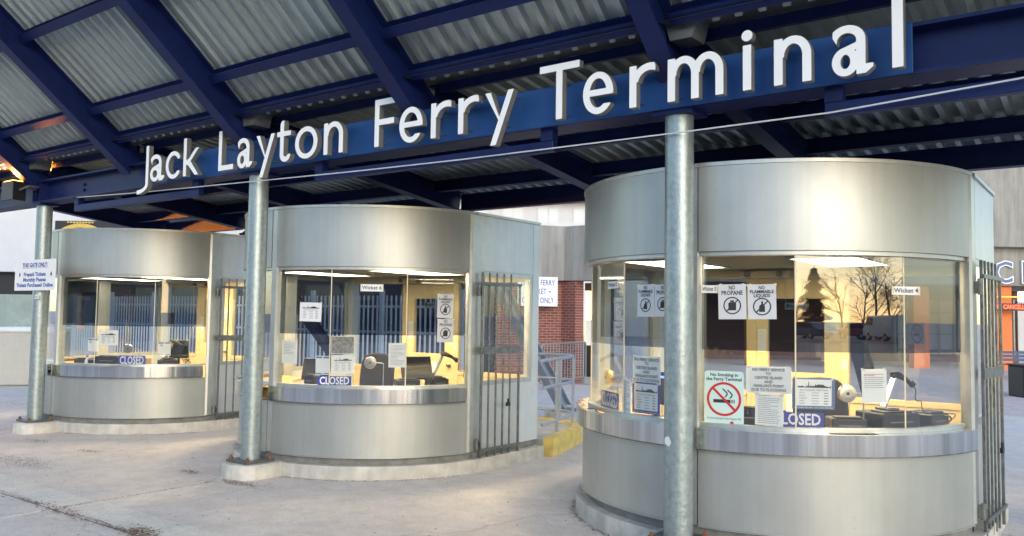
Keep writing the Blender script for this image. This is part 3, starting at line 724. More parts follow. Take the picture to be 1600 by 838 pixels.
def rect(o, u, v, w_, h_, m, name='printed_block', off=.0012):
    b = MB(); b.box((u-w_/2, v-h_/2, off-.0006), (u+w_/2, v+h_/2, off)); return b.build(name, m, o)
def lines(o, w_, h_, v0, v1, n, m='grey_ink', name='text_lines', l=-.4, r=.4):
    b = MB(); rnd = random.Random(int(w_*1e4)+n)
    for k in range(n):
        v = h_*(v0+(v1-v0)*k/max(1, n-1)); e = r - (r-l)*rnd.choice((0, 0, .05, .1, .45))
        x = l
        while x < e-.02:
            ww = min(rnd.uniform(.05, .16), e-x); b.box((x*w_, v-.0016, .0003), ((x+ww*.86)*w_, v+.0016, .0008)); x += ww
    b.build(name, m, o)
def closed(i, f, *px, label, **k):
    o, w_, h_ = on_pane(i, f, *px, 'closed_sign', label, 'sign', 'blue_ink', off=k.pop('off', -.0125), group='blue closed signs', **k)
    text_on(o, 'CLOSED', h_*1.08, 'white', 0, 0, .0013, width=w_*.88, bold=h_*.022); return o
def fare(i, f, *px, label, border=None, m='paper', **k):
    o, w_, h_ = on_pane(i, f, *px, 'fare_notice', label, 'notice', border or m, off=k.get('off', -.0118), group='fare notices with a skyline')
    if border: rect(o, 0, h_*.03, w_*.84, h_*.84, m, 'sheet_inset', .0008)
    b = MB(); rnd = random.Random(3); y0 = h_*.20; n = 26; bw = .8
    P = [(-w_*.38, y0-h_*.012)]
    for q in range(n+1):
        x = (-.38+.76*q/n)*w_; hh = h_*(.012+.045*rnd.random()+(.05 if 13 < q < 22 else 0)); P += [(x, y0+hh), (x+w_*.02, y0+hh)]
    P.append((w_*.40, y0-h_*.012)); b.prism(P, .0009, .0014); b.prism([(-w_*.14, y0), (-w_*.11, y0), (-w_*.122, y0+h_*.19), (-w_*.128, y0+h_*.19)], .0009, .0015); b.build('skyline_print', 'ink', o)
    text_on(o, '2017 ROUND TRIP FARE', h_*.07, 'ink', 0, h_*.105, .0014, width=w_*.66)
    rows = ('ADULT', 'SENIOR', 'STUDENT', 'CHILD', 'INFANT')
    for q, r in enumerate(rows):
        v = h_*(.02-.085*q)
        text_on(o, r, h_*.065, 'ink', -w_*.34, v, .0014, align='LEFT', sx=.9); b = MB(); b.box((-w_*.05, v-h_*.008, .0009), (w_*.12, v+h_*.008, .0013)); b.build('text_line', 'grey_ink', o); b = MB(); b.box((w_*.24, v-h_*.014, .0009), (w_*.34, v+h_*.014, .0013)); b.build('price_line', 'grey_ink', o)
    if border: text_on(o, 'ALL FARES RETURN - NO CASH REFUND', h_*.06, 'white', 0, -h_*.45, .0014, width=w_*.9)
    return o
def prohibit(o, u, v, r, kind, m='ink'):
    b = MB(); n = 40; k0 = len(b.v)
    for k in range(n):
        a0, a1 = 2*math.pi*k/n, 2*math.pi*(k+1)/n
        b.quad(*[(u+rr*math.cos(a), v+rr*math.sin(a), .0016) for rr, a in ((r, a0), (r, a1), (r*.86, a1), (r*.86, a0))])
    M = Matrix.Translation((u, v, .0020)) @ Matrix.Rotation(R_(45 if m == 'ink' else -45), 4, 'Z'); b.box((-r*.9, -r*.07, -.0002), (r*.9, r*.07, 0), M)
    b.build('prohibition_ring', m, o)
    b = MB()
    if kind == 'propane':
        b.prism([(u+r*x, v+r*y) for x, y in ((-.42, -.55), (.42, -.55), (.45, .25), (.3, .38), (-.3, .38), (-.45, .25))], .0008, .0013); b.prism([(u+r*x, v+r*y) for x, y in ((-.22, .4), (.22, .4), (.22, .6), (-.22, .6))], .0008, .0013)
    elif kind == 'liquid':
        b.prism([(u+r*x, v+r*y) for x, y in ((-.32, -.6), (.32, -.6), (.32, .05), (.12, .3), (.12, .62), (-.08, .62), (-.08, .3), (-.32, .05))], .0008, .0013)
    else:
        b.box((u-r*.62, v-r*.22, .0008), (u+r*.38, v-r*.02, .0013)); b.box((u+r*.43, v-r*.22, .0008), (u+r*.50, v-r*.02, .0013)); b.box((u+r*.56, v-r*.22, .0008), (u+r*.62, v-r*.02, .0013))
        for q in range(2):
            pts = [(u+r*(.05+.28*q+.14*math.sin(tq*4.2)), v+r*(.12+.5*tq-.06*q), .0011) for tq in [x/9 for x in range(10)]]
            b.tube(pts, r*.035, 5)
    b.build('pictogram', 'ink', o)
def warn(i, f, *px, label, words, kind, m='paper_grey'):
    o, w_, h_ = on_pane(i, f, *px, 'warning_notice', label, 'notice', m, off=.0072, group='no propane and no flammable liquids notices')
    n = len(words)
    for q, wd in enumerate(words):
        text_on(o, wd, h_*.17 if n < 3 else h_*.13, 'ink', 0, h_*(.40-(.15 if n < 3 else .115)*q), .0014, bold=h_*.004, width=w_*{'NO': .22, 'PROPANE': .76, 'FLAMMABLE': .84, 'LIQUIDS': .58}[wd])
    prohibit(o, 0, -h_*(.11 if n < 3 else .14), min(w_, h_)*.32, kind); return o
def board(i, f, *px, label, txt, off=.0072, m='white'):
    o, w_, h_ = on_pane(i, f, *px, 'wicket_sign', label, 'sign', m, off=off, th=.004, group='small wicket and booth signs')
    text_on(o, txt, h_*.75, 'ink', 0, 0, .0013, width=w_*.86, bold=h_*.012)
    zt = 2.149-o.matrix_world.translation.z
    for sx in (-.46, .46):
        b = MB()
        if off < 0: b.tube([(sx*w_, h_*.5, -.002), (sx*w_, zt, -.002)], .0012, 4); b.build('string', 'white', o)
        else: b.box((sx*w_-.006, -h_*.52, -.003), (sx*w_+.006, h_*.52, .0016)); b.build('clip', 'cream_light', o)
    return o

# farthest booth
closed(-1, 1, 184, 556, 226.5, 571.5, label='blue closed sign in the window of the farthest booth')
fare(-1, 1, 154, 516.5, 183.5, 540, label='fare sheet with skyline at the first joint of the farthest booth')
for (x0, y0, x1, y1, f, lab) in ((136, 529, 152, 552, 0, 'white card with blue corners left of the fare sheet in the farthest booth'), (247, 534.5, 267, 556, 2, 'white card with blue corners right of the closed sign in the farthest booth')):
    o, w_, h_ = on_pane(-1, f, x0, y0, x1, y1, 'info_card', lab, 'notice', group='white cards with blue corners')
    for u in (-.25, .25):
        rect(o, u*w_, h_*.42, w_*.42, h_*.09, 'slate_blue'); rect(o, u*w_, -h_*.43, w_*.40, h_*.05, 'slate_blue')
    rect(o, -.25*w_, h_*.25, w_*.25, h_*.14, 'poster_pink')
for (x0, y0, x1, y1, f, lab) in ((119.5, 465, 131.5, 489.5, 0, 'upper half of the pink paper strip on the farthest booth'), (119, 490, 131, 514, 0, 'lower half of the pink paper strip on the farthest booth'), (262.5, 489, 271.5, 507, 2, 'small pink card high on the right of the farthest booth')):
    o, w_, h_ = on_pane(-1, f, x0, y0, x1, y1, 'paper_strip', lab, 'notice', 'poster_pink')
# middle booth
closed(0, 1, 496, 588, 548.5, 603.5, label='blue closed sign in the window of the middle booth')
fare(0, 0, 469, 473, 502.5, 502.5, off=.0072, label='fare sheet with skyline high on the left pane of the middle booth')
fare(0, 1, 517, 555, 553.5, 584, label='fare sheet with skyline above the closed sign of the middle booth')
o, w_, h_ = on_pane(0, 1, 517, 525.5, 553.5, 553.5, 'photo_print', 'black and white landscape photograph on the glass of the middle booth', 'photograph')
rect(o, 0, 0, w_*.96, h_*.94, 'photo_print')
o, w_, h_ = on_pane(0, 0, 439.5, 531, 463, 568, 'typed_notice', 'white typed notice with a red line at the left of the middle booth', 'notice'); lines(o, w_, h_, .28, -.1, 7); lines(o, w_, h_, .36, .36, 1, 'red_ink')
o, w_, h_ = on_pane(0, 1, 607, 536.5, 635, 574.5, 'typed_notice', 'white typed notice right of the silver disc in the middle booth', 'notice'); lines(o, w_, h_, .4, -.38, 15)
o, w_, h_ = on_pane(0, 0, 492, 556.5, 514.5, 586, 'info_card', 'white card with blue corners on the glass of the middle booth', 'notice', group='white cards with blue corners')
for u in (-.25, .25):
    rect(o, u*w_, h_*.42, w_*.42, h_*.09, 'slate_blue'); rect(o, u*w_, -h_*.43, w_*.40, h_*.05, 'slate_blue')
warn(0, 2, 683, 460, 708, 497, label='no flammable liquids notice on the right pane of the middle booth', words=('NO', 'FLAMMABLE', 'LIQUIDS'), kind='liquid')
warn(0, 2, 683, 499, 708, 535, label='no propane notice on the right pane of the middle booth', words=('NO', 'PROPANE'), kind='propane')
board(0, 1, 563.5, 444.5, 599, 455.5, label='small wicket 6 sign at the top of the middle booth window', txt='Wicket 6')
board(0, 2, 667, 472, 681.5, 480, label='small booth sign inside the middle booth', txt='Booth', off=-.05)
# nearest booth, left side
o = closed(1, 4, 936, 612, 964, 639, label='dark blue closed sign in the left window of the nearest booth')
o, w_, h_ = on_pane(1, 4, 970, 592, 983, 645, 'typed_notice', 'narrow white typed notice in the left window of the nearest booth', 'notice'); lines(o, w_, h_, .42, -.42, 20)
def flooding(i, f, *px, label):
    o, w_, h_ = on_pane(i, f, *px, 'flood_notice', label, 'notice', off=-.0121, group='no ferry service notices')
    for q, wd in enumerate(('NO FERRY SERVICE', 'TO', 'CENTRE ISLAND', 'AND', "HANLAN'S POINT", 'DUE TO FLOODING')): text_on(o, wd, h_*.15, 'ink', 0, h_*(.37-.15*q), .0014, sx=.92, bold=h_*.003)
flooding(1, 3, 987, 557, 1030, 600, label='no ferry service notice left of the nearest column')
fare(1, 3, 986, 598, 1029, 647, label='blue bordered fare notice left of the nearest column', border='blue_ink')
warn(1, 3, 997, 445, 1022.5, 495, label='no flammable liquids notice left of the nearest column', words=('NO', 'FLAMMABLE', 'LIQUIDS'), kind='liquid')
warn(1, 3, 1023.5, 445, 1050, 495, label='no propane notice partly hidden behind the nearest column', words=('NO', 'PROPANE'), kind='propane')
board(1, 4, 951, 440, 966, 451, label='small wicket sign in the left window of the nearest booth', txt='Wicket 3')
# nearest booth, right side
warn(1, 0, 1122.5, 444.5, 1166, 499, label='no propane notice on the first pane right of the nearest column', words=('NO', 'PROPANE'), kind='propane')
warn(1, 0, 1168.5, 444.5, 1213, 499, label='no flammable liquids notice right of the no propane notice of the nearest booth', words=('NO', 'FLAMMABLE', 'LIQUIDS'), kind='liquid')
flooding(1, 0, 1165, 573, 1236, 615, label='no ferry service notice beside the no smoking sign')
o, w_, h_ = on_pane(1, 0, 1179.5, 616, 1223.5, 665.5, 'typed_notice', 'white typed notice below the no ferry service notice', 'notice'); lines(o, w_, h_, .36, -.42, 14); lines(o, w_, h_, .44, .44, 1, 'ink')
fare(1, 1, 1239, 591, 1306, 640, label='blue bordered fare notice beside the silver disc of the nearest booth', border='slate_blue')
closed(1, 6, 1202, 645, 1288, 668, label='blue closed sign partly covered by a notice in the nearest booth', off=-.02)
o, w_, h_ = on_pane(1, 1, 1348, 577, 1387, 630, 'typed_notice', 'white typed notice with a red heading in the nearest booth', 'notice'); lines(o, w_, h_, .25, -.05, 6); lines(o, w_, h_, .34, .31, 2, 'red_ink')
o, w_, h_ = on_pane(1, 2, 1423, 505, 1447, 538, 'no_smoking_card', 'small no smoking card on the right pane of the nearest booth', 'notice'); prohibit(o, 0, 0, w_*.38, 'smoke', 'red_ink')
board(1, 0, 1096, 446, 1121, 458, label='small wicket 5 sign beside the nearest column', txt='Wicket 5')
board(1, 1, 1232, 473, 1266, 484, label='hanging booth 3 sign inside the nearest booth', txt='Booth 3', off=-.06)
board(1, 1, 1393, 448, 1437, 461, label='small wicket 4 sign on the right panes of the nearest booth', txt='Wicket 4')
# no smoking plate
o, w_, h_ = on_pane(1, 0, 1101, 580, 1162, 664, 'no_smoking_sign', 'pale green no smoking sign on the nearest booth', 'sign', 'mint', off=.0085, th=.003, round_=.02)
text_on(o, 'No Smoking in', h_*.085, 'ink', 0, h_*.43, .0013, bold=.0008); text_on(o, 'the Ferry Terminal', h_*.085, 'ink', 0, h_*.35, .0013, bold=.0008)
prohibit(o, 0, -h_*.02, w_*.44, 'smoke', 'red_ink'); text_on(o, 'Toronto Municipal Code Chapter 709', h_*.05, 'ink', 0, -h_*.38, .0013, width=w_*.86)
b = MB(); b.lathe([(h_*.035, .0003), (h_*.035, .0012)], 14, Matrix.Translation((w_*.2, -h_*.46, 0))); b.build('badge', 'red_ink', o)
# gate notice on the first column
P0 = up(54, 430, 'y', -.112)
PL, PR = up(22, 430, 'y', -.112), up(85, 430, 'y', -.112); PT, PB = up(54, 406, 'y', -.112), up(54, 454, 'y', -.112)
gw, gh = PR[0]-PL[0], PT[2]-PB[2]
o = plane_obj('gate_notice', 'white this gate only notice on the farthest column', 'sign', P0, (1, 0, 0), (0, -1, 0), gw, gh, 'white', th=.004, round_=.02)
text_on(o, 'THIS GATE ONLY:', gh*.19, 'blue_ink', 0, gh*.32, .0013, width=gw*.62, bold=gh*.008); rect(o, 0, gh*.23, gw*.62, gh*.008, 'blue_ink', 'underline')
for q, wd in enumerate(('Prepaid Tickets', 'Monthly Passes', 'Tickets Purchased Online')): text_on(o, wd, gh*.17, 'blue_ink', 0, gh*(.02-.175*q), .0013, width=gw*(.54, .56, .90)[q], bold=gh*.007)
for u in (-.37, .40):
    b = MB(); b.prism([(u*gw-.025, gh*.02), (u*gw, gh*.02-.035), (u*gw+.025, gh*.02), (u*gw, gh*.02+.035)], .0004, .0012); b.build('diamond', 'ink', o)
P1 = up(57.5, 464, 'y', -.103); o = plane_obj('wicket_label', 'small white wicket 9 label on the farthest column', 'label', P1, (1, 0, 0), (0, -1, 0), .13, .055, 'white', th=.003)
text_on(o, 'icket 9', .045, 'ink', 0.0, 0, .0013, width=.115)
# torn sticker on the nearest column
P2 = up(1050, 690, 'y', -.095)
b = MB(); b.prism([(-.028, -.02), (.012, -.036), (.03, -.01), (.026, .006), (.008, .032), (-.022, .024), (-.031, .004)], 0, .0015)
st = b.build('torn_sticker', 'white'); ang = R_(-20)
st.matrix_world = Matrix.Translation((S-.0995*math.sin(R_(20)), -.0995*math.cos(R_(20)), P2[2])) @ Matrix.Rotation(ang, 4, 'Z') @ Matrix.Rotation(R_(90), 4, 'X')
tag(st, 'torn white sticker on the nearest column', 'sticker')

# ------------------------------------------------------------------ inside the booths
ZD = .8555
def pol(i, a, r): return (i*S+r*math.sin(R_(a)), OY-r*math.cos(R_(a)))
for i in (-1, 0, 1):
    for n_, (x, y, lx, ly) in enumerate(((-.75, 1.55, .55, 1.15), (.62, 1.75, .55, 1.15))):
        t = thing('ceiling_light', 'lit ceiling light on the %s side inside %s' % (('left', 'right')[n_], WHERE[i]), 'light', (i*S+x, y, 2.15), 0, 'ceiling lights in the booths')
        b = MB(); b.box((-lx/2, -ly/2, -.02), (-lx/2+.03, ly/2, -.001)); b.box((lx/2-.03, -ly/2, -.02), (lx/2, ly/2, -.001)); b.box((-lx/2+.03, -ly/2, -.02), (lx/2-.03, -ly/2+.03, -.001)); b.box((-lx/2+.03, ly/2-.03, -.02), (lx/2-.03, ly/2, -.001)); b.build('frame', 'white', t)
        b = MB(); b.box((-lx/2+.031, -ly/2+.031, -.016), (lx/2-.031, ly/2-.031, -.006)); b.build('diffuser', 'tube_light', t)
    t = thing('emergency_light', 'cream emergency light with two lamps under the ceiling of '+WHERE[i], 'light', (i*S-.35, YB-.085, 2.06), 0, 'emergency lights in the booths')
    b = MB(); b.box((-.24, -.08, -.0), (.24, -.0, .07)); b.build('case', 'cream_light', t, bevel=.006)
    for sx in (-.16, .16):
        b = MB(); b.lathe([(.028, 0), (.032, .02), (.02, .03)], 16, Matrix.Translation((sx, -.081, .035)) @ Matrix.Rotation(R_(90), 4, 'X')); b.build('lamp', 'dark_steel', t, smooth=True)

def office_chair(i, x, y, rz, label):
    t = thing('office_chair', label, 'chair', (i*S+x, y, .222), R_(rz), 'black office chairs')
    P = [(math.copysign(abs(math.cos(a))**.6, math.cos(a))*.20, math.copysign(abs(math.sin(a))**.6, math.sin(a))*.24) for a in [2*math.pi*k/24 for k in range(24)]]
    b = MB(); b.prism(P, -.04, .03, Matrix.Translation((0, -.24, .62)) @ Matrix.Rotation(R_(98), 4, 'X')); b.build('backrest', 'black_fabric', t, smooth=True, bevel=.012)
    P2 = [(math.copysign(abs(math.cos(a))**.6, math.cos(a))*.23, math.copysign(abs(math.sin(a))**.6, math.sin(a))*.23) for a in [2*math.pi*k/24 for k in range(24)]]
    b = MB(); b.prism(P2, .36, .43); b.build('seat', 'black_fabric', t, smooth=True, bevel=.015)
    b = MB(); b.tube([(0, -.15, .35), (0, -.27, .36), (0, -.285, .6)], .018, 8); b.build('back_support', 'black', t, smooth=True)
    b = MB(); b.tube([(0, 0, .06), (0, 0, .36)], .025, 10); b.build('post', 'black', t, smooth=True)
    for k in range(5):
        a = 2*math.pi*k/5; b = MB(); b.tube([(0, 0, .08), (.24*math.cos(a), .24*math.sin(a), .045)], [.022, .014], 8); b.lathe([(.0225, .0), (.0225, .045)], 10, Matrix.Translation((.25*math.cos(a), .25*math.sin(a), 0))); b.build('leg', 'black', t)
    return t
def disc(i, f, px, py, label, m='chrome', off=-.07, r=.062):
    """round intercom disc on a bent rod standing on the desk"""
    a0, a1 = FAC[f]; p, q = Vector((*gp(a0), 0)), Vector((*gp(a1), 0)); p.x += i*S; q.x += i*S
    d = (q-p).normalized(); n = Vector((d.y, -d.x, 0)); rr = Vector(ray(px, py)); c = Vector(CAM)
    P = c+rr*((p+n*off-c).dot(n)/rr.dot(n))
    t = thing('intercom', label, 'intercom', (P.x, P.y, ZD), math.atan2(d.y, d.x), 'round intercom discs'); z = P.z-ZD
    M = Matrix.Translation((0, 0, z)) @ Matrix.Rotation(R_(90), 4, 'X')
    b = MB(); b.lathe([(r*.96, -.02), (r, -.014), (r, .014), (r*.95, .02), (r*.5, .022), (r*.48, .020)], 36, M); b.build('disc', m, t, smooth=True)
    b = MB(); b.lathe([(r*.16, .0235), (r*.12, .03)], 14, M); b.build('speech_hole', 'black', t)
    b = MB(); b.tube([(r*.7, .03, z), (r*2.0, .03, z-.005), (r*2.15, .03, z-.02), (r*2.15, .03, .012)], .005, 8); b.build('rod', 'galv', t, smooth=True)
    b = MB(); b.lathe([(.035, 0), (.035, .008), (.008, .012)], 16, Matrix.Translation((r*2.15, .03, 0))); b.build('base', 'galv', t)
disc(-1, 1, 200.5, 545, 'silver intercom disc in the window of the farthest booth')
disc(0, 1, 578.5, 567, 'silver intercom disc in the window of the middle booth')
disc(1, 1, 1323, 615, 'silver intercom disc beside the chair in the nearest booth')
disc(1, 4, 951, 590, 'brass coloured intercom disc in the left window of the nearest booth', 'gold')
def box_device(i, a, r, rz, w_, d_, h_, name, label, cat, m='black', slot=True):
    x, y = pol(i, a, r); t = thing(name, label, cat, (x, y, ZD), R_(rz))
    b = MB(); b.box((-w_/2, -d_/2, .006), (w_/2, d_/2, h_)); b.build('body', m, t, bevel=.008)
    b = MB(); b.box((-w_/2+.01, -d_/2+.01, 0), (w_/2-.01, d_/2-.01, .0055)); b.build('foot_pad', 'black', t)
    if slot:
        b = MB(); b.box((-w_*.3, -d_/2-.003, h_*.6), (w_*.3, -d_/2-.0005, h_*.66)); b.build('slot', 'grey_ink', t)
        b = MB(); b.box((-w_*.38, -d_*.4, h_+.0005), (w_*.38, d_*.1, h_+.012)); b.build('cover', 'black', t, bevel=.004)
    return t
def monitor(i, a, r, rz, tilt, w_, h_, z, label, lit=False):
    x, y = pol(i, a, r); t = thing('monitor', label, 'monitor', (x, y, ZD), R_(rz))
    M = Matrix.Translation((0, 0, z)) @ Matrix.Rotation(R_(tilt), 4, 'X')
    b = MB(); b.box((-w_/2, -.015, -h_/2), (w_/2, .015, h_/2), M); b.build('case', 'black', t, bevel=.006)
    b = MB(); b.box((-w_/2+.015, .0155, -h_/2+.015), (w_/2-.015, .017, h_/2-.015), M); b.build('screen', 'screen', t)
    if lit:
        b = MB(); b.box((-w_*.1, -.0175, h_*.30), (w_*.25, -.0155, h_*.37), M); b.build('indicator', 'screen_blue', t)
    b = MB(); b.tube([(0, .0, .01), (0, .0, z)], .018, 8); b.build('stand', 'black', t)
    b = MB(); b.lathe([(.11, 0), (.11, .008), (.03, .018)], 24); b.build('base', 'black', t, smooth=True)
def scanner(i, a, r, rz, label):
    x, y = pol(i, a, r); t = thing('scanner', label, 'scanner', (x, y, ZD+(.172 if i == 1 else .132)), R_(rz))
    b = MB(); b.box((-.05, -.07, 0), (.05, .07, .02)); b.build('base', 'dark_steel', t, bevel=.006)
    b = MB(); b.beam((-.03, 0, .02), (.07, 0, .23), .05, .02); b.build('stand', 'steel', t, bevel=.004)
    b = MB(); b.tube([(.05, 0, .245), (.10, 0, .245), (.17, 0, .215), (.215, 0, .185)], [.022, .026, .017, .014], 10); b.tube([(.20, 0, .20), (.235, 0, .17)], [.022, .024], 10); b.build('head', 'black', t, smooth=True)
    pts = [(.22+.14*k/14+.02*math.sin(k), .01*math.cos(k*.8), .17-.20*(k/14)**.8+.015*math.sin(k*.9)) for k in range(15)]
    b = MB(); b.tube(pts, .004, 6); b.build('cord', 'black', t, smooth=True)
def tangle(i, a, r, label, seed, R=.09):
    rnd = random.Random(seed); x, y = pol(i, a, r); b = MB()
    ph = [rnd.uniform(0, 6.28) for _ in range(9)]
    pts = []
    for k in range(160):
        q = k/160*2*math.pi*6
        pts.append((R*math.sin(q*1.0+ph[0])*(.6+.4*math.sin(q*.31+ph[1])), R*math.cos(q*1.13+ph[2])*(.6+.4*math.cos(q*.23+ph[3])), .004+.07*(1+math.sin(q*.77+ph[4]))*.9))
    b.tube(pts, .0038, 5); o = b.build('cable_tangle', 'black', smooth=True, loc=(x, y, ZD)); tag(o, label, 'cable')
for i in (-1, 0, 1):
    for k, (x, z, w_, h_, m, lab) in enumerate(((-.395, 1.45, .075, .22, 'paper', 'narrow paper sheet on the rear door frame of '), (.27, 1.62, .11, .16, 'paper_grey', 'grey paper sheet on the rear door of '), (-.05, .92, .22, .28, 'paper', 'white paper sheet low on the rear door of '))):
        o = plane_obj('wall_sheet', lab+WHERE[i], 'sheet', (i*S+x, YB-.0835, z), (1, 0, 0), (0, -1, 0), w_, h_, m); lines(o, w_, h_, .38, -.38, 10)
    o = plane_obj('light_switch', 'cream light switch beside the rear door of '+WHERE[i], 'switch', (i*S+.38, YB-.0855, 1.25), (1, 0, 0), (0, -1, 0), .055, .09, 'cream_light', th=.006); rect(o, 0, 0, .02, .035, 'white', 'rocker', .002)
    x, y = pol(i, 20+i*3, 1.42); t = thing('water_bottle', 'small plastic bottle on the desk of '+WHERE[i], 'bottle', (x, y, ZD)); MB().lathe([(.03, 0), (.032, .01), (.032, .10), (.014, .135), (.014, .15)], 16).build('body', 'pale_pane', t, smooth=True); MB().lathe([(.016, .1505), (.016, .17)], 14).build('cap', 'blue_ink', t)
    x, y = pol(i, 49, 1.43); t = thing('paper_stack', 'low stack of paper slips on the desk of '+WHERE[i], 'paper', (x, y, ZD), R_(40)); MB().box((-.07, -.05, 0), (.07, .05, .025)).build('stack', 'paper', t); MB().box((-.065, -.055, .0255), (.075, .045, .028), Matrix.Rotation(R_(6), 4, 'Z')).build('top_slip', 'paper_grey', t)
# nearest booth
office_chair(1, .6, 1.52, 215, 'black office chair behind the silver disc of the nearest booth')
box_device(1, 42, 1.32, 30, .24, .20, .12, 'card_terminal', 'low black card terminal beside the silver disc of the nearest booth', 'terminal')
box_device(1, 56, 1.33, 54, .32, .28, .16, 'receipt_printer', 'large black receipt printer under the scanner of the nearest booth', 'printer')
box_device(1, 73, 1.34, 72, .24, .24, .14, 'receipt_printer', 'small black printer at the right end of the nearest booth desk', 'printer')
scanner(1, 56, 1.33, 55, 'handheld scanner on a metal stand in the nearest booth')
tangle(1, 76.5, 1.42, 'tangle of black cables at the right end of the nearest booth', 4)
box_device(1, 12, 1.25, 12, .22, .2, .16, 'cash_box', 'black cash box behind the no smoking sign', 'box')
monitor(1, -30, 1.15, -30, -18, .34, .26, .24, 'monitor with a blue light in the left side of the nearest booth', True)
# middle booth
office_chair(0, .05, 1.52, 195, 'black office chair behind the silver disc of the middle booth')
for o_ in [q for q in bpy.data.objects if q.name.startswith('office_chair')]: o_.scale = (1.1, 1.1, 1.12)
monitor(0, 10, 1.18, 215, 24, .30, .24, .20, 'tilted monitor at the left of the middle booth')
box_device(0, 14, 1.36, 14, .12, .14, .15, 'card_terminal', 'upright black card terminal at the left of the middle booth', 'terminal')
monitor(0, 63, 1.22, 240, 26, .34, .26, .23, 'tilted monitor with a blue light at the right of the middle booth', True)
box_device(0, 57, 1.33, 56, .24, .22, .12, 'receipt_printer', 'black receipt printer at the right of the middle booth', 'printer')
box_device(0, 72, 1.31, 72, .20, .18, .12, 'receipt_printer', 'low black printer in the right corner of the middle booth', 'printer')
scanner(0, 72, 1.30, 60, 'handheld scanner on a stand in the right corner of the middle booth')
tangle(0, 66, 1.41, 'tangle of black cables at the right of the middle booth', 9, .06)
# farthest booth
box_device(-1, 13, 1.3, 13, .30, .26, .12, 'receipt_printer', 'black receipt printer at the left of the farthest booth', 'printer')
box_device(-1, 27, 1.22, 28, .34, .26, .16, 'cash_box', 'wide black cash box behind the fare sheet of the farthest booth', 'box')
box_device(-1, 46, 1.15, 40, .20, .16, .14, 'cardboard_box', 'small open cardboard box behind the closed sign of the farthest booth', 'box', 'cardboard', False)
monitor(-1, 69, 1.22, 250, 14, .26, .26, .26, 'dark monitor at the right of the farthest booth')
box_device(-1, 62, 1.34, 62, .26, .20, .12, 'receipt_printer', 'black printer in front of the monitor of the farthest booth', 'printer')
tangle(-1, 72, 1.41, 'tangle of black cables at the right of the farthest booth', 12, .06)
scanner(-1, 62, 1.33, 20, 'handheld scanner on a stand beside the white card of the farthest booth')

# ------------------------------------------------------------------ raised island, yellow kerb and pipe railing between the booths
isl = thing('raised_island', 'raised concrete island with a worn yellow edge beside the middle booth', 'kerb', (0, 0, 0))
edge = [(1.735, 2.94), (1.66, 3.22), (1.55, 3.6), (1.44, 4.0), (1.34, 4.25), (1.16, 4.44), (.88, 4.54), (.5, 4.56)]
MB().prism([(-1.6, 2.945)]+[(x-.12, y-.03) for x, y in edge]+[(-1.6, 4.66)], -.04, .19).build('island_top', 'concrete_kerb', isl)
b = MB()
for (x0, y0), (x1, y1) in zip(edge, edge[1:]): b.quad((x0, y0, -.02), (x1, y1, -.02), (x1, y1, .22), (x0, y0, .22)); b.quad((x0, y0, .22), (x1, y1, .22), (x1-.12, y1-.03, .22), (x0-.12, y0-.03, .22)); b.quad((x0-.12, y0-.03, .22), (x1-.12, y1-.03, .22), (x1-.12, y1-.03, -.02), (x0-.12, y0-.03, -.02))
b.quad((1.735, 2.94, -.02), (1.615, 2.91, -.02), (1.615, 2.91, .22), (1.735, 2.94, .22)); b.build('painted_kerb', 'yellow_paint', isl, smooth=True)
rl = thing('pipe_railing', 'blue grey pipe railing with a rounded end beside the middle booth', 'railing', (0, 0, .19))
path = [(1.55, 2.98), (1.42, 3.42), (1.30, 3.9), (1.18, 4.25), (1.02, 4.45), (.80, 4.52), (.55, 4.47), (.2, 4.45)]
for z, r in ((.93, .022), (.60, .018), (.16, .018)):
    b = MB(); b.tube([(x, y, z) for x, y in path], r, 10); b.build('rail', 'rail_grey', rl, smooth=True)
for x, y in ((1.38, 3.55), (1.12, 4.35), (.80, 4.52), (.35, 4.455)):
    b = MB(); b.tube([(x, y, 0), (x, y, .91)], .021, 10); b.build('post', 'rail_grey', rl, smooth=True)

# white picket fence behind the farther booths
fe = thing('picket_fence', 'tall pale steel picket fence seen through the booth windows', 'fence', (0, 7, 0))
pk = MB(); pk.box((-.014, -.014, .10), (.014, .014, 2.0)); pk.prism([(-.014, -.014), (.014, -.014), (.014, .014), (-.014, .014)], 2.0, 2.03); pk = pk.mesh('picket', 'fence_white')
x = -18.2; k = 0
while x < -2.9:
    if k % 16 == 0:
        b = MB(); b.box((x-.04, -.04, 0), (x+.04, .04, 2.15)); b.build('post', 'fence_white', fe)
    else:
        o = bpy.data.objects.new('picket', pk); COL.objects.link(o); o.parent = fe; o.location = (x, 0, 0)
    x += .135; k += 1
for z in (.25, 1.25, 1.78):
    b = MB(); b.box((-18.2, .0145, z), (-2.9, .045, z+.05)); b.build('rail', 'fence_white', fe)

sh = thing('dark_backdrop', 'long dark blue backdrop added behind the pale picket fence', 'building', (0, 10.2, -.03))  # invented dark block standing in for the shaded area behind the fence
MB().box((-21.5, 0, 0), (-5.6, 3, 3.5)).build('wall', 'backdrop_blue', sh); MB().box((-21.6, -.2, 3.501), (-5.5, 3.2, 3.65)).build('roof', 'dark_steel', sh)
for k in range(8):
    MB().box((-20.8+1.9*k, -.06, .9), (-19.7+1.9*k, -.001, 2.2)).build('window', 'screen', sh)
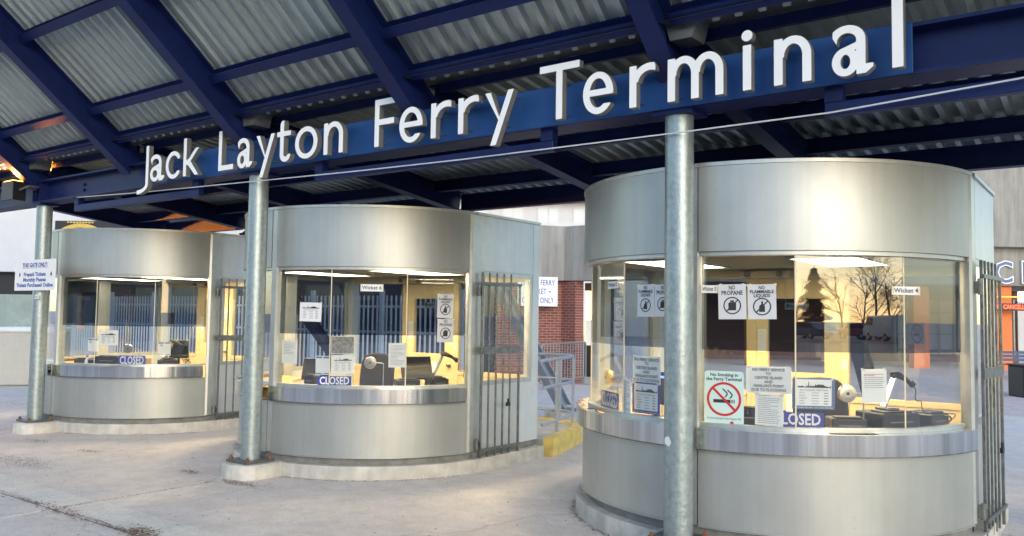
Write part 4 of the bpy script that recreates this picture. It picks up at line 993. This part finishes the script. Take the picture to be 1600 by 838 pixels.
# crowd barrier in the gap
def barrier(p, q, label, n=12, h=1.05):
    p, q = Vector(p), Vector(q); L = (q-p).length; t = thing('crowd_barrier', label, 'barrier', tuple(p), math.atan2(q.y-p.y, q.x-p.x), 'galvanised crowd barriers')
    b = MB(); b.tube([(0, 0, .18), (0, 0, h-.1), (.03, 0, h-.03), (.1, 0, h), (L-.1, 0, h), (L-.03, 0, h-.03), (L, 0, h-.1), (L, 0, .18), (0, 0, .18)], .019, 8); b.build('frame', 'galv', t, smooth=True)
    for k in range(1, n): bb = MB(); bb.tube([(L*k/n, 0, .18), (L*k/n, 0, h)], .009, 6); bb.build('bar', 'galv', t)
    for xx in (.15, L-.15): bb = MB(); bb.box((xx-.025, -.28, 0), (xx+.025, .28, .02)); bb.box((xx-.02, -.02, .02), (xx+.02, .02, .18)); bb.build('foot', 'galv', t)
p0 = up(845, 610, 'z', 0); p1 = up(915, 598, 'z', 0)
barrier((p0[0], p0[1], -.03), (p1[0], p1[1], -.03), 'galvanised crowd barrier in front of the brick wall', 16)

# ------------------------------------------------------------------ background buildings
def wall_uv(name, m, parent, pts, z0, z1, thick=.3):
    """vertical wall along the ground polyline pts, with metre UVs"""
    b = MB(); me_pts = []
    for (x0, y0), (x1, y1) in zip(pts, pts[1:]): b.quad((x0, y0, z0), (x1, y1, z0), (x1, y1, z1), (x0, y0, z1))
    me = bpy.data.meshes.new(name); me.from_pydata(b.v, [], b.f); me.materials.append(MATS[m]); uv = me.uv_layers.new(name='UVMap'); s0 = 0; li = 0
    for (x0, y0), (x1, y1) in zip(pts, pts[1:]):
        L = math.hypot(x1-x0, y1-y0)
        for (u, v) in ((s0, z0), (s0+L, z0), (s0+L, z1), (s0, z1)): uv.data[li].uv = (u, v); li += 1
        s0 += L
    o = bpy.data.objects.new(name, me); COL.objects.link(o); o.parent = parent
    mo = o.modifiers.new('thick', 'SOLIDIFY'); mo.thickness = thick; mo.offset = -1 if False else 1
    return o
bb = thing('terminal_building', 'brick and concrete terminal building between the middle and nearest booths', 'building')
gl, gc, gr = at(770, 440, 21.2), at(882, 440, 21.8), at(912, 440, 21.3)
wall_uv('brick_wall', 'brick', bb, [tuple(gl[:2]), tuple(gc[:2]), tuple(gr[:2])], -.03, 2.56)
gr2 = at(1010, 440, 20.4); off = np.array([FW[0], FW[1]])*-.25
for q, (a, c) in enumerate(((gl[:2]+off, gc[:2]+off), (gc[:2]+off, gr2[:2]+off))):
    d = c-a; L = np.linalg.norm(d); d = d/L; b = MB(); b.beam((*(a+d*.012), 3.26), (*(c-d*.012), 3.26), .5, 1.40); b.build('concrete_panel', 'concrete_wall', bb, bevel=.01)
s0, s1 = at(914, 440, 23.5), at(960, 440, 23.2)
b = MB(); b.quad((*s0[:2], -.03), (*s1[:2], -.03), (*s1[:2], 2.6), (*s0[:2], 2.6)); b.build('shop_wall', 'dark_void', bb)
b = MB(); q0, q1 = at(914.5, 455, 23.0), at(935, 535, 23.0); e = (q1-q0); b.quad((*q0[:2], q1[2]), (*q1[:2], q1[2]), (*q1[:2], q0[2]), (*q0[:2], q0[2])); b.build('lit_window', 'shop_lamp', bb)
b = MB(); q0, q1 = at(914.5, 500, 22.9), at(935, 540, 22.9); b.quad((*q0[:2], q1[2]), (*q1[:2], q1[2]), (*q1[:2], q0[2]), (*q0[:2], q0[2])); b.build('window_board', 'white', bb)
exv = gc-gl; exv[2] = 0; exv /= np.linalg.norm(exv); nv = np.array([exv[1], -exv[0], 0])
P = at(851, 455.5, 20.9); hh = 46/1299*20.9; ww = 66/1299*20.9
cpos = at(840.5, 455.5, 20.9)
o = plane_obj('ferry_sign', 'white ferry ticket office sign on the brick wall', 'sign', cpos, exv, nv, ww, hh, 'white', th=.03)
for q, wd in enumerate(('ISLAND FERRY', 'TICKET', 'OFFICE ONLY')): text_on(o, wd, hh*.27, 'blue_ink', 0, hh*(.29-.30*q), .004, width=ww*(.84, .42, .80)[q])
b = MB(); b.lathe([(.02, .001), (.02, .005)], 12, Matrix.Translation((ww*.30, 0, 0))); b.build('bullet', 'blue_ink', o)
b = MB(); b.box((-.05, -.05, -.45), (.05, .05, -.031)); b.build('bracket', 'dark_steel', o)
exr = gr-gc; exr[2] = 0; exr /= np.linalg.norm(exr); nr = np.array([exr[1], -exr[0], 0])
o = plane_obj('framed_poster', 'small framed pink poster on the brick wall', 'poster', at(896, 514, 21.35), exr, nr, 17/1299*21.4, 37/1299*21.4, 'cream_light', th=.04)
rect(o, 0, 0, 12/1299*21.4, 31/1299*21.4, 'poster_pink', 'print', .003)
# pale apartment block far behind
ap = thing('apartment_block', 'bright white apartment block far behind the brick terminal wall', 'building')
a0, a1 = at(600, 340, 75), at(1060, 340, 75); d = a1-a0; L = np.linalg.norm(d[:2]); d = d/L; nn = np.array([d[1], -d[0]])
M = Matrix(((d[0], nn[0]*-1, 0, a0[0]), (d[1], nn[1]*-1, 0, a0[1]), (0, 0, 1, 0), (0, 0, 0, 1)))
b = MB(); b.box((0, 0, -.03), (L, 10, 22), M); b.build('wall', 'white_wall', ap)
for fl_ in range(2, 7):
    z = fl_*3.0
    bq = MB(); bq.box((0, -1.2, z-.15), (L, -.002, z+.02), M); bq.build('balcony_slab', 'white_wall', ap)
    bq = MB(); bq.box((0, -1.2, z+.021), (L, -1.15, z+.95), M); bq.build('balcony_parapet', 'white_wall', ap)
    x = 1.0
    while x < L-3:
        wq = MB(); wq.box((x, -.06, z+.4), (x+2.0, -.002, z+2.4), M); wo_ = wq.build('window', 'white_wall', ap)
        pq = MB(); pq.box((x+.1, -.08, z+.5), (x+.95, -.061, z+2.3), M); pq.box((x+1.05, -.08, z+.5), (x+1.9, -.061, z+2.3), M); pq.build('pane', 'pale_pane', wo_)
        x += 3.2
# right background hall
rh = thing('concrete_hall', 'concrete hall with blue wall letters at the right edge', 'building')
r0, r1 = at(1075, 388, 30), at(1720, 388, 30); d = (r1-r0)[:2]; L = np.linalg.norm(d); d = d/L; n2 = np.array([d[1], -d[0]])
M = Matrix(((d[0], -n2[0], 0, r0[0]), (d[1], -n2[1], 0, r0[1]), (0, 0, 1, 0), (0, 0, 0, 1)))
zt = at(1580, 388, 30)[2]; zl = at(1580, 447, 30)[2]
def wx(px): v = at(px, 420, 30)-r0; return float(v[:2] @ d)
b = MB(); b.box((0, -.5, zt), (L, .6, zt+4.2), M); b.build('upper_band', 'concrete_wall', rh, bevel=.01)
b = MB(); b.box((0, -.1, zl), (L, .5, zt-.003), M); b.build('letter_band', 'concrete_wall', rh)
b = MB(); b.box((0, 5, -.03), (L, 5.2, zl+.3), M); b.build('rear_wall', 'maroon', rh)
for k in range(5):
    b = MB(); xx = wx(1500)+k*1.25; b.box((xx, 4.90, .5), (xx+1.0, 4.99, 2.55), M); b.build('window', 'white_wall', rh)
b = MB(); b.box((0, .2, zl-.02), (L, 5, zl-.001), M); b.build('soffit', 'concrete_wall', rh)
for ch, px in (('C', 1562), ('L', 1600)):
    me = text_mesh(ch, 1.08, 'white', .95, .045, ext=.04); me2 = text_mesh(ch, 1.08, 'slate_blue', .95, .005, ext=.045)
    for nm, mm in (('wall_letter', me), ('letter_face', me2)):
        o = bpy.data.objects.new(nm, mm); COL.objects.link(o); o.parent = rh
        zc = at(px, 428, 30)[2]; o.matrix_world = M @ Matrix.Translation((wx(px), -.145 if nm == 'wall_letter' else -.151, zc)) @ Matrix.Rotation(R_(90), 4, 'X')
        if nm == 'letter_face':
            pass
for px in (1180, 1310, 1440, 1569, 1650):
    b = MB(); xx = wx(px); b.box((xx-.28, .1, -.03), (xx+.28, .5, zl-.022), M); b.build('orange_pillar', 'orange_paint', rh)
for k in range(9):
    xx = wx(1490)+k*.62
    b = MB(); b.box((xx, 4.76, .3), (xx+.06, 4.815, 2.6), M); b.build('window_bar', 'dark_steel', rh)
for z in (.3, 1.1, 2.0, 2.6):
    b = MB(); b.box((wx(1490), 4.82, z), (wx(1660), 4.89, z+.06), M); b.build('window_rail', 'dark_steel', rh)
led = plane_obj('led_board', 'red scrolling led board under the concrete hall', 'sign', at(1577, 480, 29.5), (d[0], d[1], 0), (n2[0], n2[1], 0), 1.75, .26, 'black', th=.1)
text_on(led, 'AND CANCELLED', .2, 'led_red', 0.05, 0, .006, width=1.4, bold=.004)
b = MB(); b.box((-.6, .34, -.04), (.3, .38, .02)); b.build('upper_strip', 'led_amber', led)
b = MB(); b.tube([(-.7, .13, -.05), (-.7, .75, -.05)], .02, 6); b.tube([(.7, .13, -.05), (.7, .75, -.05)], .02, 6); b.build('hanger', 'dark_steel', led)
bn = up(1590, 620, 'z', -.03)
t = thing('litter_bin', 'black square litter bin at the right edge', 'bin', tuple(bn), yaw)
b = MB(); b.box((-.04, -.3, 0), (.7, .3, .70)); b.build('body', 'black', t, bevel=.02)
b = MB(); b.box((-.06, -.32, .701), (.72, .32, .74)); b.build('lid', 'black', t, bevel=.012)
bn = at(1590, 577, 25); t = thing('bench', 'dark blue slatted bench in front of the orange pillar', 'bench', (bn[0], bn[1], -.03), yaw)
for k in range(4):
    b = MB(); b.box((-.9, -.25+.12*k, .42), (.9, -.15+.12*k, .45)); b.build('seat_slat', 'bench_blue', t)
for k in range(3):
    b = MB(); b.box((-.9, .26+.02*k, .52+.11*k), (.9, .28+.02*k, .60+.11*k)); b.build('back_slat', 'bench_blue', t)
for sx in (-.75, .75):
    b = MB(); b.tube([(sx, -.25, 0), (sx, -.15, .2), (sx, -.2, .41), (sx, .25, .41), (sx, .33, .85)], .02, 8); b.tube([(sx, .3, 0), (sx, .15, .22), (sx, .22, .41)], .02, 8); b.build('leg', 'black', t, smooth=True)
# left background: white hall with a dark shop front, cabinet
lw = thing('white_hall', 'white rendered hall with a dark shop front behind the farthest column', 'building')
D = 33.0
l0, l1 = at(-140, 420, D), at(560, 420, D); d = (l1-l0)[:2]; L = np.linalg.norm(d); d = d/L; n2 = np.array([d[1], -d[0]])
M = Matrix(((d[0], -n2[0], 0, l0[0]), (d[1], -n2[1], 0, l0[1]), (0, 0, 1, 0), (0, 0, 0, 1)))
z1 = at(30, 425, D)[2]; z2 = at(30, 460, D)[2]; z3 = at(30, 335, D)[2]
def lx(px): return float((at(px, 420, D)-l0)[:2] @ d)
b = MB(); b.box((0, 0, z1), (L, .5, z3+1.2), M); b.build('upper_wall', 'white_wall', lw, bevel=.01)
b = MB(); b.box((0, .35, z2), (L, .6, z1-.002), M); b.build('dark_transom', 'dark_void', lw)
b = MB(); b.box((0, .3, -.03), (L, .6, z2-.002), M); b.build('shop_glass', 'green_glass', lw)
for px in (-60, 52, 84, 180, 300): b = MB(); xx = lx(px); b.box((xx, .2, -.03), (xx+.18, .345, z1-.003), M); b.build('mullion', 'dark_void', lw)
zz = at(160, 346, D)[2]
sb_ = plane_obj('shop_sign', 'black shop sign with a gold ring and red banner above the farthest booth', 'sign', tuple(np.array([*(l0[:2]+d*lx(210)+n2*.12), zz-1.0])), (d[0], d[1], 0), (n2[0], n2[1], 0), lx(335)-lx(86), 2.0, 'dark_void', th=.1)
u0 = lx(126)-lx(210)
b = MB(); n_ = 60; Rg = 1.45
for k in range(n_):
    a0, a1 = math.pi*2*k/n_, math.pi*2*(k+1)/n_
    b.quad(*[(u0+rr*math.cos(a), max(-.98, -.55+rr*math.sin(a)), .012) for rr, a in ((Rg, a0), (Rg, a1), (Rg-.16, a1), (Rg-.16, a0))])
b.build('gold_ring', 'gold', sb_); b = MB(); rnd = random.Random(2)
for k in range(9): b.box((u0-.55+k*.12, .90+.02*rnd.random(), .013), (u0-.46+k*.12, .97, .02))
b.build('crest', 'gold', sb_)
b = MB(); b.prism([(lx(160)-lx(210), -.2), (lx(215)-lx(210), -.3), (lx(232)-lx(210), .52), (lx(205)-lx(210), .70), (lx(165)-lx(210), .62)], .002, .02); b.build('red_banner', 'poster_red', sb_)
cb0, cb1 = up(-14, 606, 'z', -.03), up(86, 606, 'z', -.03); cv = cb1-cb0; cw = np.linalg.norm(cv[:2])
t = thing('utility_cabinet', 'beige utility cabinet with a white lid behind the farthest column', 'cabinet', tuple(cb0), math.atan2(cv[1], cv[0]))
hc = at(40, 520, np.dot(cb0-CAM, FW))[2]+.03
MB().box((.07, 0, .05), (cw, .8, hc)).build('body', 'cabinet', t, bevel=.02); MB().box((.05, -.03, hc+.001), (cw+.03, .83, hc+.11)).build('lid', 'white', t, bevel=.03)
MB().box((.0, .02, .05), (.069, .78, hc)).build('side_flange', 'galv', t); MB().box((.1, .03, 0), (cw-.03, .77, .049)).build('base', 'dark_steel', t)

# ------------------------------------------------------------------ what the windows of the nearest booth mirror: trees, fence and cars across the plaza
def bare_tree(name, label, x, y, h, seed, group):
    rnd = random.Random(seed); t = thing(name, label, 'tree', (x, y, -.03), 0, group); tr = MB(); tw = MB()
    def grow(mb, p, d, L, r, lev):
        n = 4; pts = [p]; q = p.copy(); dd = d.copy()
        for k in range(n): dd = (dd+Vector((rnd.gauss(0, .10), rnd.gauss(0, .10), rnd.gauss(.03, .05)))).normalized(); q = q+dd*L/n; pts.append(q.copy())
        mb.tube(pts, [r*(1-.55*k/n) for k in range(n+1)], 6 if lev < 2 else 4, cap=False)
        if lev < 4:
            for k in range(6 if lev else 9):
                a = rnd.uniform(.25, 1.0); j = min(n-1, int(a*n)); base = pts[j].lerp(pts[j+1], a*n-j)
                az = rnd.uniform(0, 6.283); sp = rnd.uniform(.5, .95); ax = dd.orthogonal().normalized(); ax.rotate(Matrix.Rotation(az, 3, dd))
                nd = (dd*math.cos(sp)+ax*math.sin(sp)).normalized(); grow(tr if lev < 1 else tw, base, nd, L*rnd.uniform(.42, .62), r*.40, lev+1)
    grow(tr, Vector((0, 0, 0)), Vector((0, 0, 1)), h*.62, h*.014, 0)
    tr.build('trunk', 'bark', t, smooth=True); tw.build('crown', 'twig', t)
def conifer_tree(label, x, y, h, seed):
    rnd = random.Random(seed); t = thing('conifer_tree', label, 'tree', (x, y, -.03)); MB().tube([(0, 0, 0), (0, 0, h*.5), (0, 0, h)], [h*.022, h*.014, .02], 8).build('trunk', 'bark', t, smooth=True)
    b = MB()
    for k in range(5200):
        f_ = rnd.random()**1.25; z = h*(.12+.88*f_); rad = h*.33*(1-f_)**.85*(.75+.35*math.sin(f_*38))+.03; a = rnd.uniform(0, 6.283); rr = rad*rnd.uniform(.25, 1.0)
        c = Vector((rr*math.cos(a), rr*math.sin(a), z-rr*.25)); l = rnd.uniform(.25, .55)*h/7; dr = Vector((math.cos(a), math.sin(a), -.35)).normalized(); sd = Vector((-math.sin(a), math.cos(a), rnd.uniform(-.4, .4))).normalized()
        b.quad(c-sd*l*.22, c+dr*l, c+sd*l*.22, c-dr*l*.3)
    b.build('crown', 'conifer', t)
def refl(px, f=1, dist=60, i=1):                        # place mirrored in pane f of the nearest booth
    a0, a1 = FAC[f]; p, q = Vector((*gp(a0), 0)), Vector((*gp(a1), 0)); p.x += i*S; q.x += i*S
    d = (q-p).normalized(); n = Vector((d.y, -d.x, 0)); r = Vector(ray(px, 495)); r.z = 0; r.normalize(); c = Vector((CAM[0], CAM[1], 0))
    h = c+r*((p-c).dot(n)/r.dot(n)); rr = r-n*2*r.dot(n); g = h+rr*dist; return g.x, g.y
x, y = refl(1272, 1, 105); conifer_tree('dark conifer tree mirrored in the nearest booth window', x, y, 8.2, 5)
for k, (px, dist, h) in enumerate(((1316, 95, 9.0), (1345, 80, 7.6), (1368, 78, 9.6), (1392, 85, 9.2), (1246, 100, 7.0))):
    x, y = refl(px, 1, dist); bare_tree('bare_tree', ['tallest', 'leaning', 'broad', 'dense', 'small'][k]+' bare tree across the plaza mirrored in the nearest booth', x, y, h, 20+k, 'bare trees across the plaza')
def car(label, x, y, rz, m, van=False):
    t = thing('parked_car', label, 'car', (x, y, -.03), rz, 'cars parked across the plaza')
    prof = [(-2.2, .3), (2.2, .3), (2.25, .75), (1.3, .95), (.7, 1.45), (-1.3, 1.48), (-2.0, .98), (-2.25, .9)] if not van else [(-2.5, .35), (2.4, .35), (2.5, 1.0), (2.1, 1.25), (1.6, 2.1), (-2.5, 2.15)]
    Mx = Matrix.Rotation(R_(90), 4, 'X'); MB().prism(prof, -.88, .88, Mx).build('body', m, t, bevel=.08, smooth=True)
    wn = [(1.12, .97), (.62, 1.38), (-1.22, 1.40), (-1.8, 1.0)] if not van else [(1.9, 1.3), (1.5, 1.95), (.6, 1.95), (.6, 1.3)]
    for s in (-1, 1): MB().prism(wn, s*.882-.004, s*.882+.004, Mx).build('side_window', 'screen', t)
    for wx_ in (-1.4, 1.4):
        for s in (-1, 1):
            Mw = Matrix.Translation((wx_, s*.8, .32)) @ Matrix.Rotation(R_(90), 4, 'X'); w_ = MB().lathe([(.32, -.1), (.32, .1)], 20, Mw).build('wheel', 'tyre', t, smooth=True); MB().lathe([(.19, -.104), (.19, .104)], 16, Mw).build('rim', 'galv', w_)
for k, (px, dist, m, van, lab) in enumerate(((1262, 72, 'car_blue', False, 'blue parked car mirrored near the conifer'), (1345, 74, 'car_red', False, 'red parked car mirrored between the trees'), (1385, 70, 'car_white', True, 'white parked van mirrored at the right'))):
    x, y = refl(px, 1, dist); car(lab, x, y, R_(-66+k*8), m, van)
pf0, pf1 = refl(1236, 1, 20), refl(1412, 1, 20); dv = Vector((pf1[0]-pf0[0], pf1[1]-pf0[1], 0))
for k in range(3):
    a = Vector((*pf0, -.03))+dv*(k/3+.01); c = Vector((*pf0, -.03))+dv*((k+1)/3-.01); barrier(a, c, ['left', 'middle', 'right'][k]+'most crowd barrier mirrored in the nearest booth', 14)
for k, px in enumerate((1101, 1116)):
    x, y = refl(px, 0, 11); t = thing('garden_chair', ['left', 'right'][k]+' yellow garden chair mirrored in the nearest booth', 'chair', (x, y, -.03), R_(100), 'yellow garden chairs')
    for q in range(5): MB().beam((-.02, -.26+.13*q, .36), (-.38, -.30+.15*q, 1.0+.05*(2-abs(q-2))), .09, .02, (1, 0, 0)).build('back_slat', 'yellow_plastic', t)
    for q in range(4): MB().box((.0+.12*q, -.3, .36+.015*q), (.10+.12*q, .3, .38+.015*q)).build('seat_slat', 'yellow_plastic', t)
    for s in (-1, 1):
        MB().box((-.35, s*.36-.06, .58), (.52, s*.36+.06, .605)).build('arm', 'yellow_plastic', t); MB().box((.42, s*.34-.04, 0), (.5, s*.34+.04, .579)).build('leg', 'yellow_plastic', t); MB().beam((-.36, s*.32, .04), (.42, s*.32, .36), .03, .09).build('leg', 'yellow_plastic', t)
pf0, pf1 = refl(1097, 0, 7.5), refl(1172, 0, 7.5); barrier((*pf0, -.03), (*pf1, -.03), 'crowd barrier behind the camera mirrored beside the no smoking sign', 12)

pb = thing('plaza_backdrop', 'long dark brick backdrop added across the plaza, behind the viewer', 'building', (-8, -34, -.03))  # unseen block added to darken what the booth glass mirrors
MB().box((-42, -12, 0), (42, 0, 6.4)).build('wall', 'backdrop_brick', pb)
for k in range(26):
    for z in (.6, 3.9):
        x0 = -41+3.1*k; w_ = MB().box((x0, .002, z), (x0+2.1, .05, z+1.9)).build('window', 'screen', pb)
MB().box((-42.3, -12.3, 6.401), (42.3, .4, 6.8)).build('cornice', 'concrete_wall', pb)
# ------------------------------------------------------------------ litter along the joints and kerbs
rnd = random.Random(11); b = MB(); b2 = MB()
def bit(mb, x, y, z, l, w_):
    a = rnd.uniform(0, 6.283); c, s = math.cos(a), math.sin(a); h = rnd.uniform(.001, .005)
    mb.quad((x-c*l-s*w_, y-s*l+c*w_, z+.001), (x-c*l+s*w_, y-s*l-c*w_, z+.001+h*.3), (x+c*l+s*w_, y+s*l-c*w_, z+h), (x+c*l-s*w_, y+s*l+c*w_, z+.001+h*.5))
for k in range(2600):                                   # along the long joint
    x = rnd.uniform(-3, 4.5); dens = .35+.65*(math.sin(x*2.3+1)*.5+.5)
    if rnd.random() < dens*(1.0 if -.6 < x < 2.2 else .4): bit(b, x, -1.92+rnd.gauss(0, .018+.03*(dens > .8)), .0035, rnd.uniform(.004, .016), rnd.uniform(.0015, .004))
for k in range(500):
    i = rnd.choice((-1, 0)); bit(b, i*S+rnd.gauss(0, .012), rnd.uniform(-1.9, -.35), 0, rnd.uniform(.004, .012), .002)
for i in (-1, 0, 1):                                    # round the plinths
    for k in range(650):
        a = rnd.uniform(-75, 75); r = RB+.058+abs(rnd.gauss(0, .03)); x, y = r*math.sin(R_(a)), OY-r*math.cos(R_(a))
        if abs(x) < .29 and y < .25: continue
        bit(b, i*S+x, y, 0, rnd.uniform(.004, .014), rnd.uniform(.0015, .004))
for (cx, cy, n, sx, sy) in [(*up(35, 722, 'z', 0)[:2], 420, .35, .10), (*up(60, 690, 'z', 0)[:2], 120, .15, .05), (*up(375, 756, 'z', 0)[:2], 260, .18, .05), (*up(295, 738, 'z', 0)[:2], 120, .10, .04), (*up(20, 632, 'z', 0)[:2], 250, .4, .15), (*up(135, 705, 'z', 0)[:2], 90, .10, .03), (*up(220, 832, 'z', 0)[:2], 420, .12, .06)]:
    for k in range(n): bit(b, cx+rnd.gauss(0, sx), cy+rnd.gauss(0, sy), .0035, rnd.uniform(.004, .013), rnd.uniform(.0015, .004))
for k in range(900): bit(b if rnd.random() < .72 else b2, rnd.uniform(-6, 6), rnd.uniform(-4, 1.2), .0035, rnd.uniform(.003, .018), rnd.uniform(.0015, .006))
tag(b.build('leaf_litter', 'litter'), 'brown needles and leaf crumbs scattered over the paving', 'litter', kind='stuff')
tag(b2.build('pale_litter', 'litter_pale'), 'pale paper crumbs scattered over the paving', 'litter', kind='stuff')

sc.render.engine = 'CYCLES'
sc.cycles.transparent_max_bounces = 40; sc.cycles.max_bounces = 8
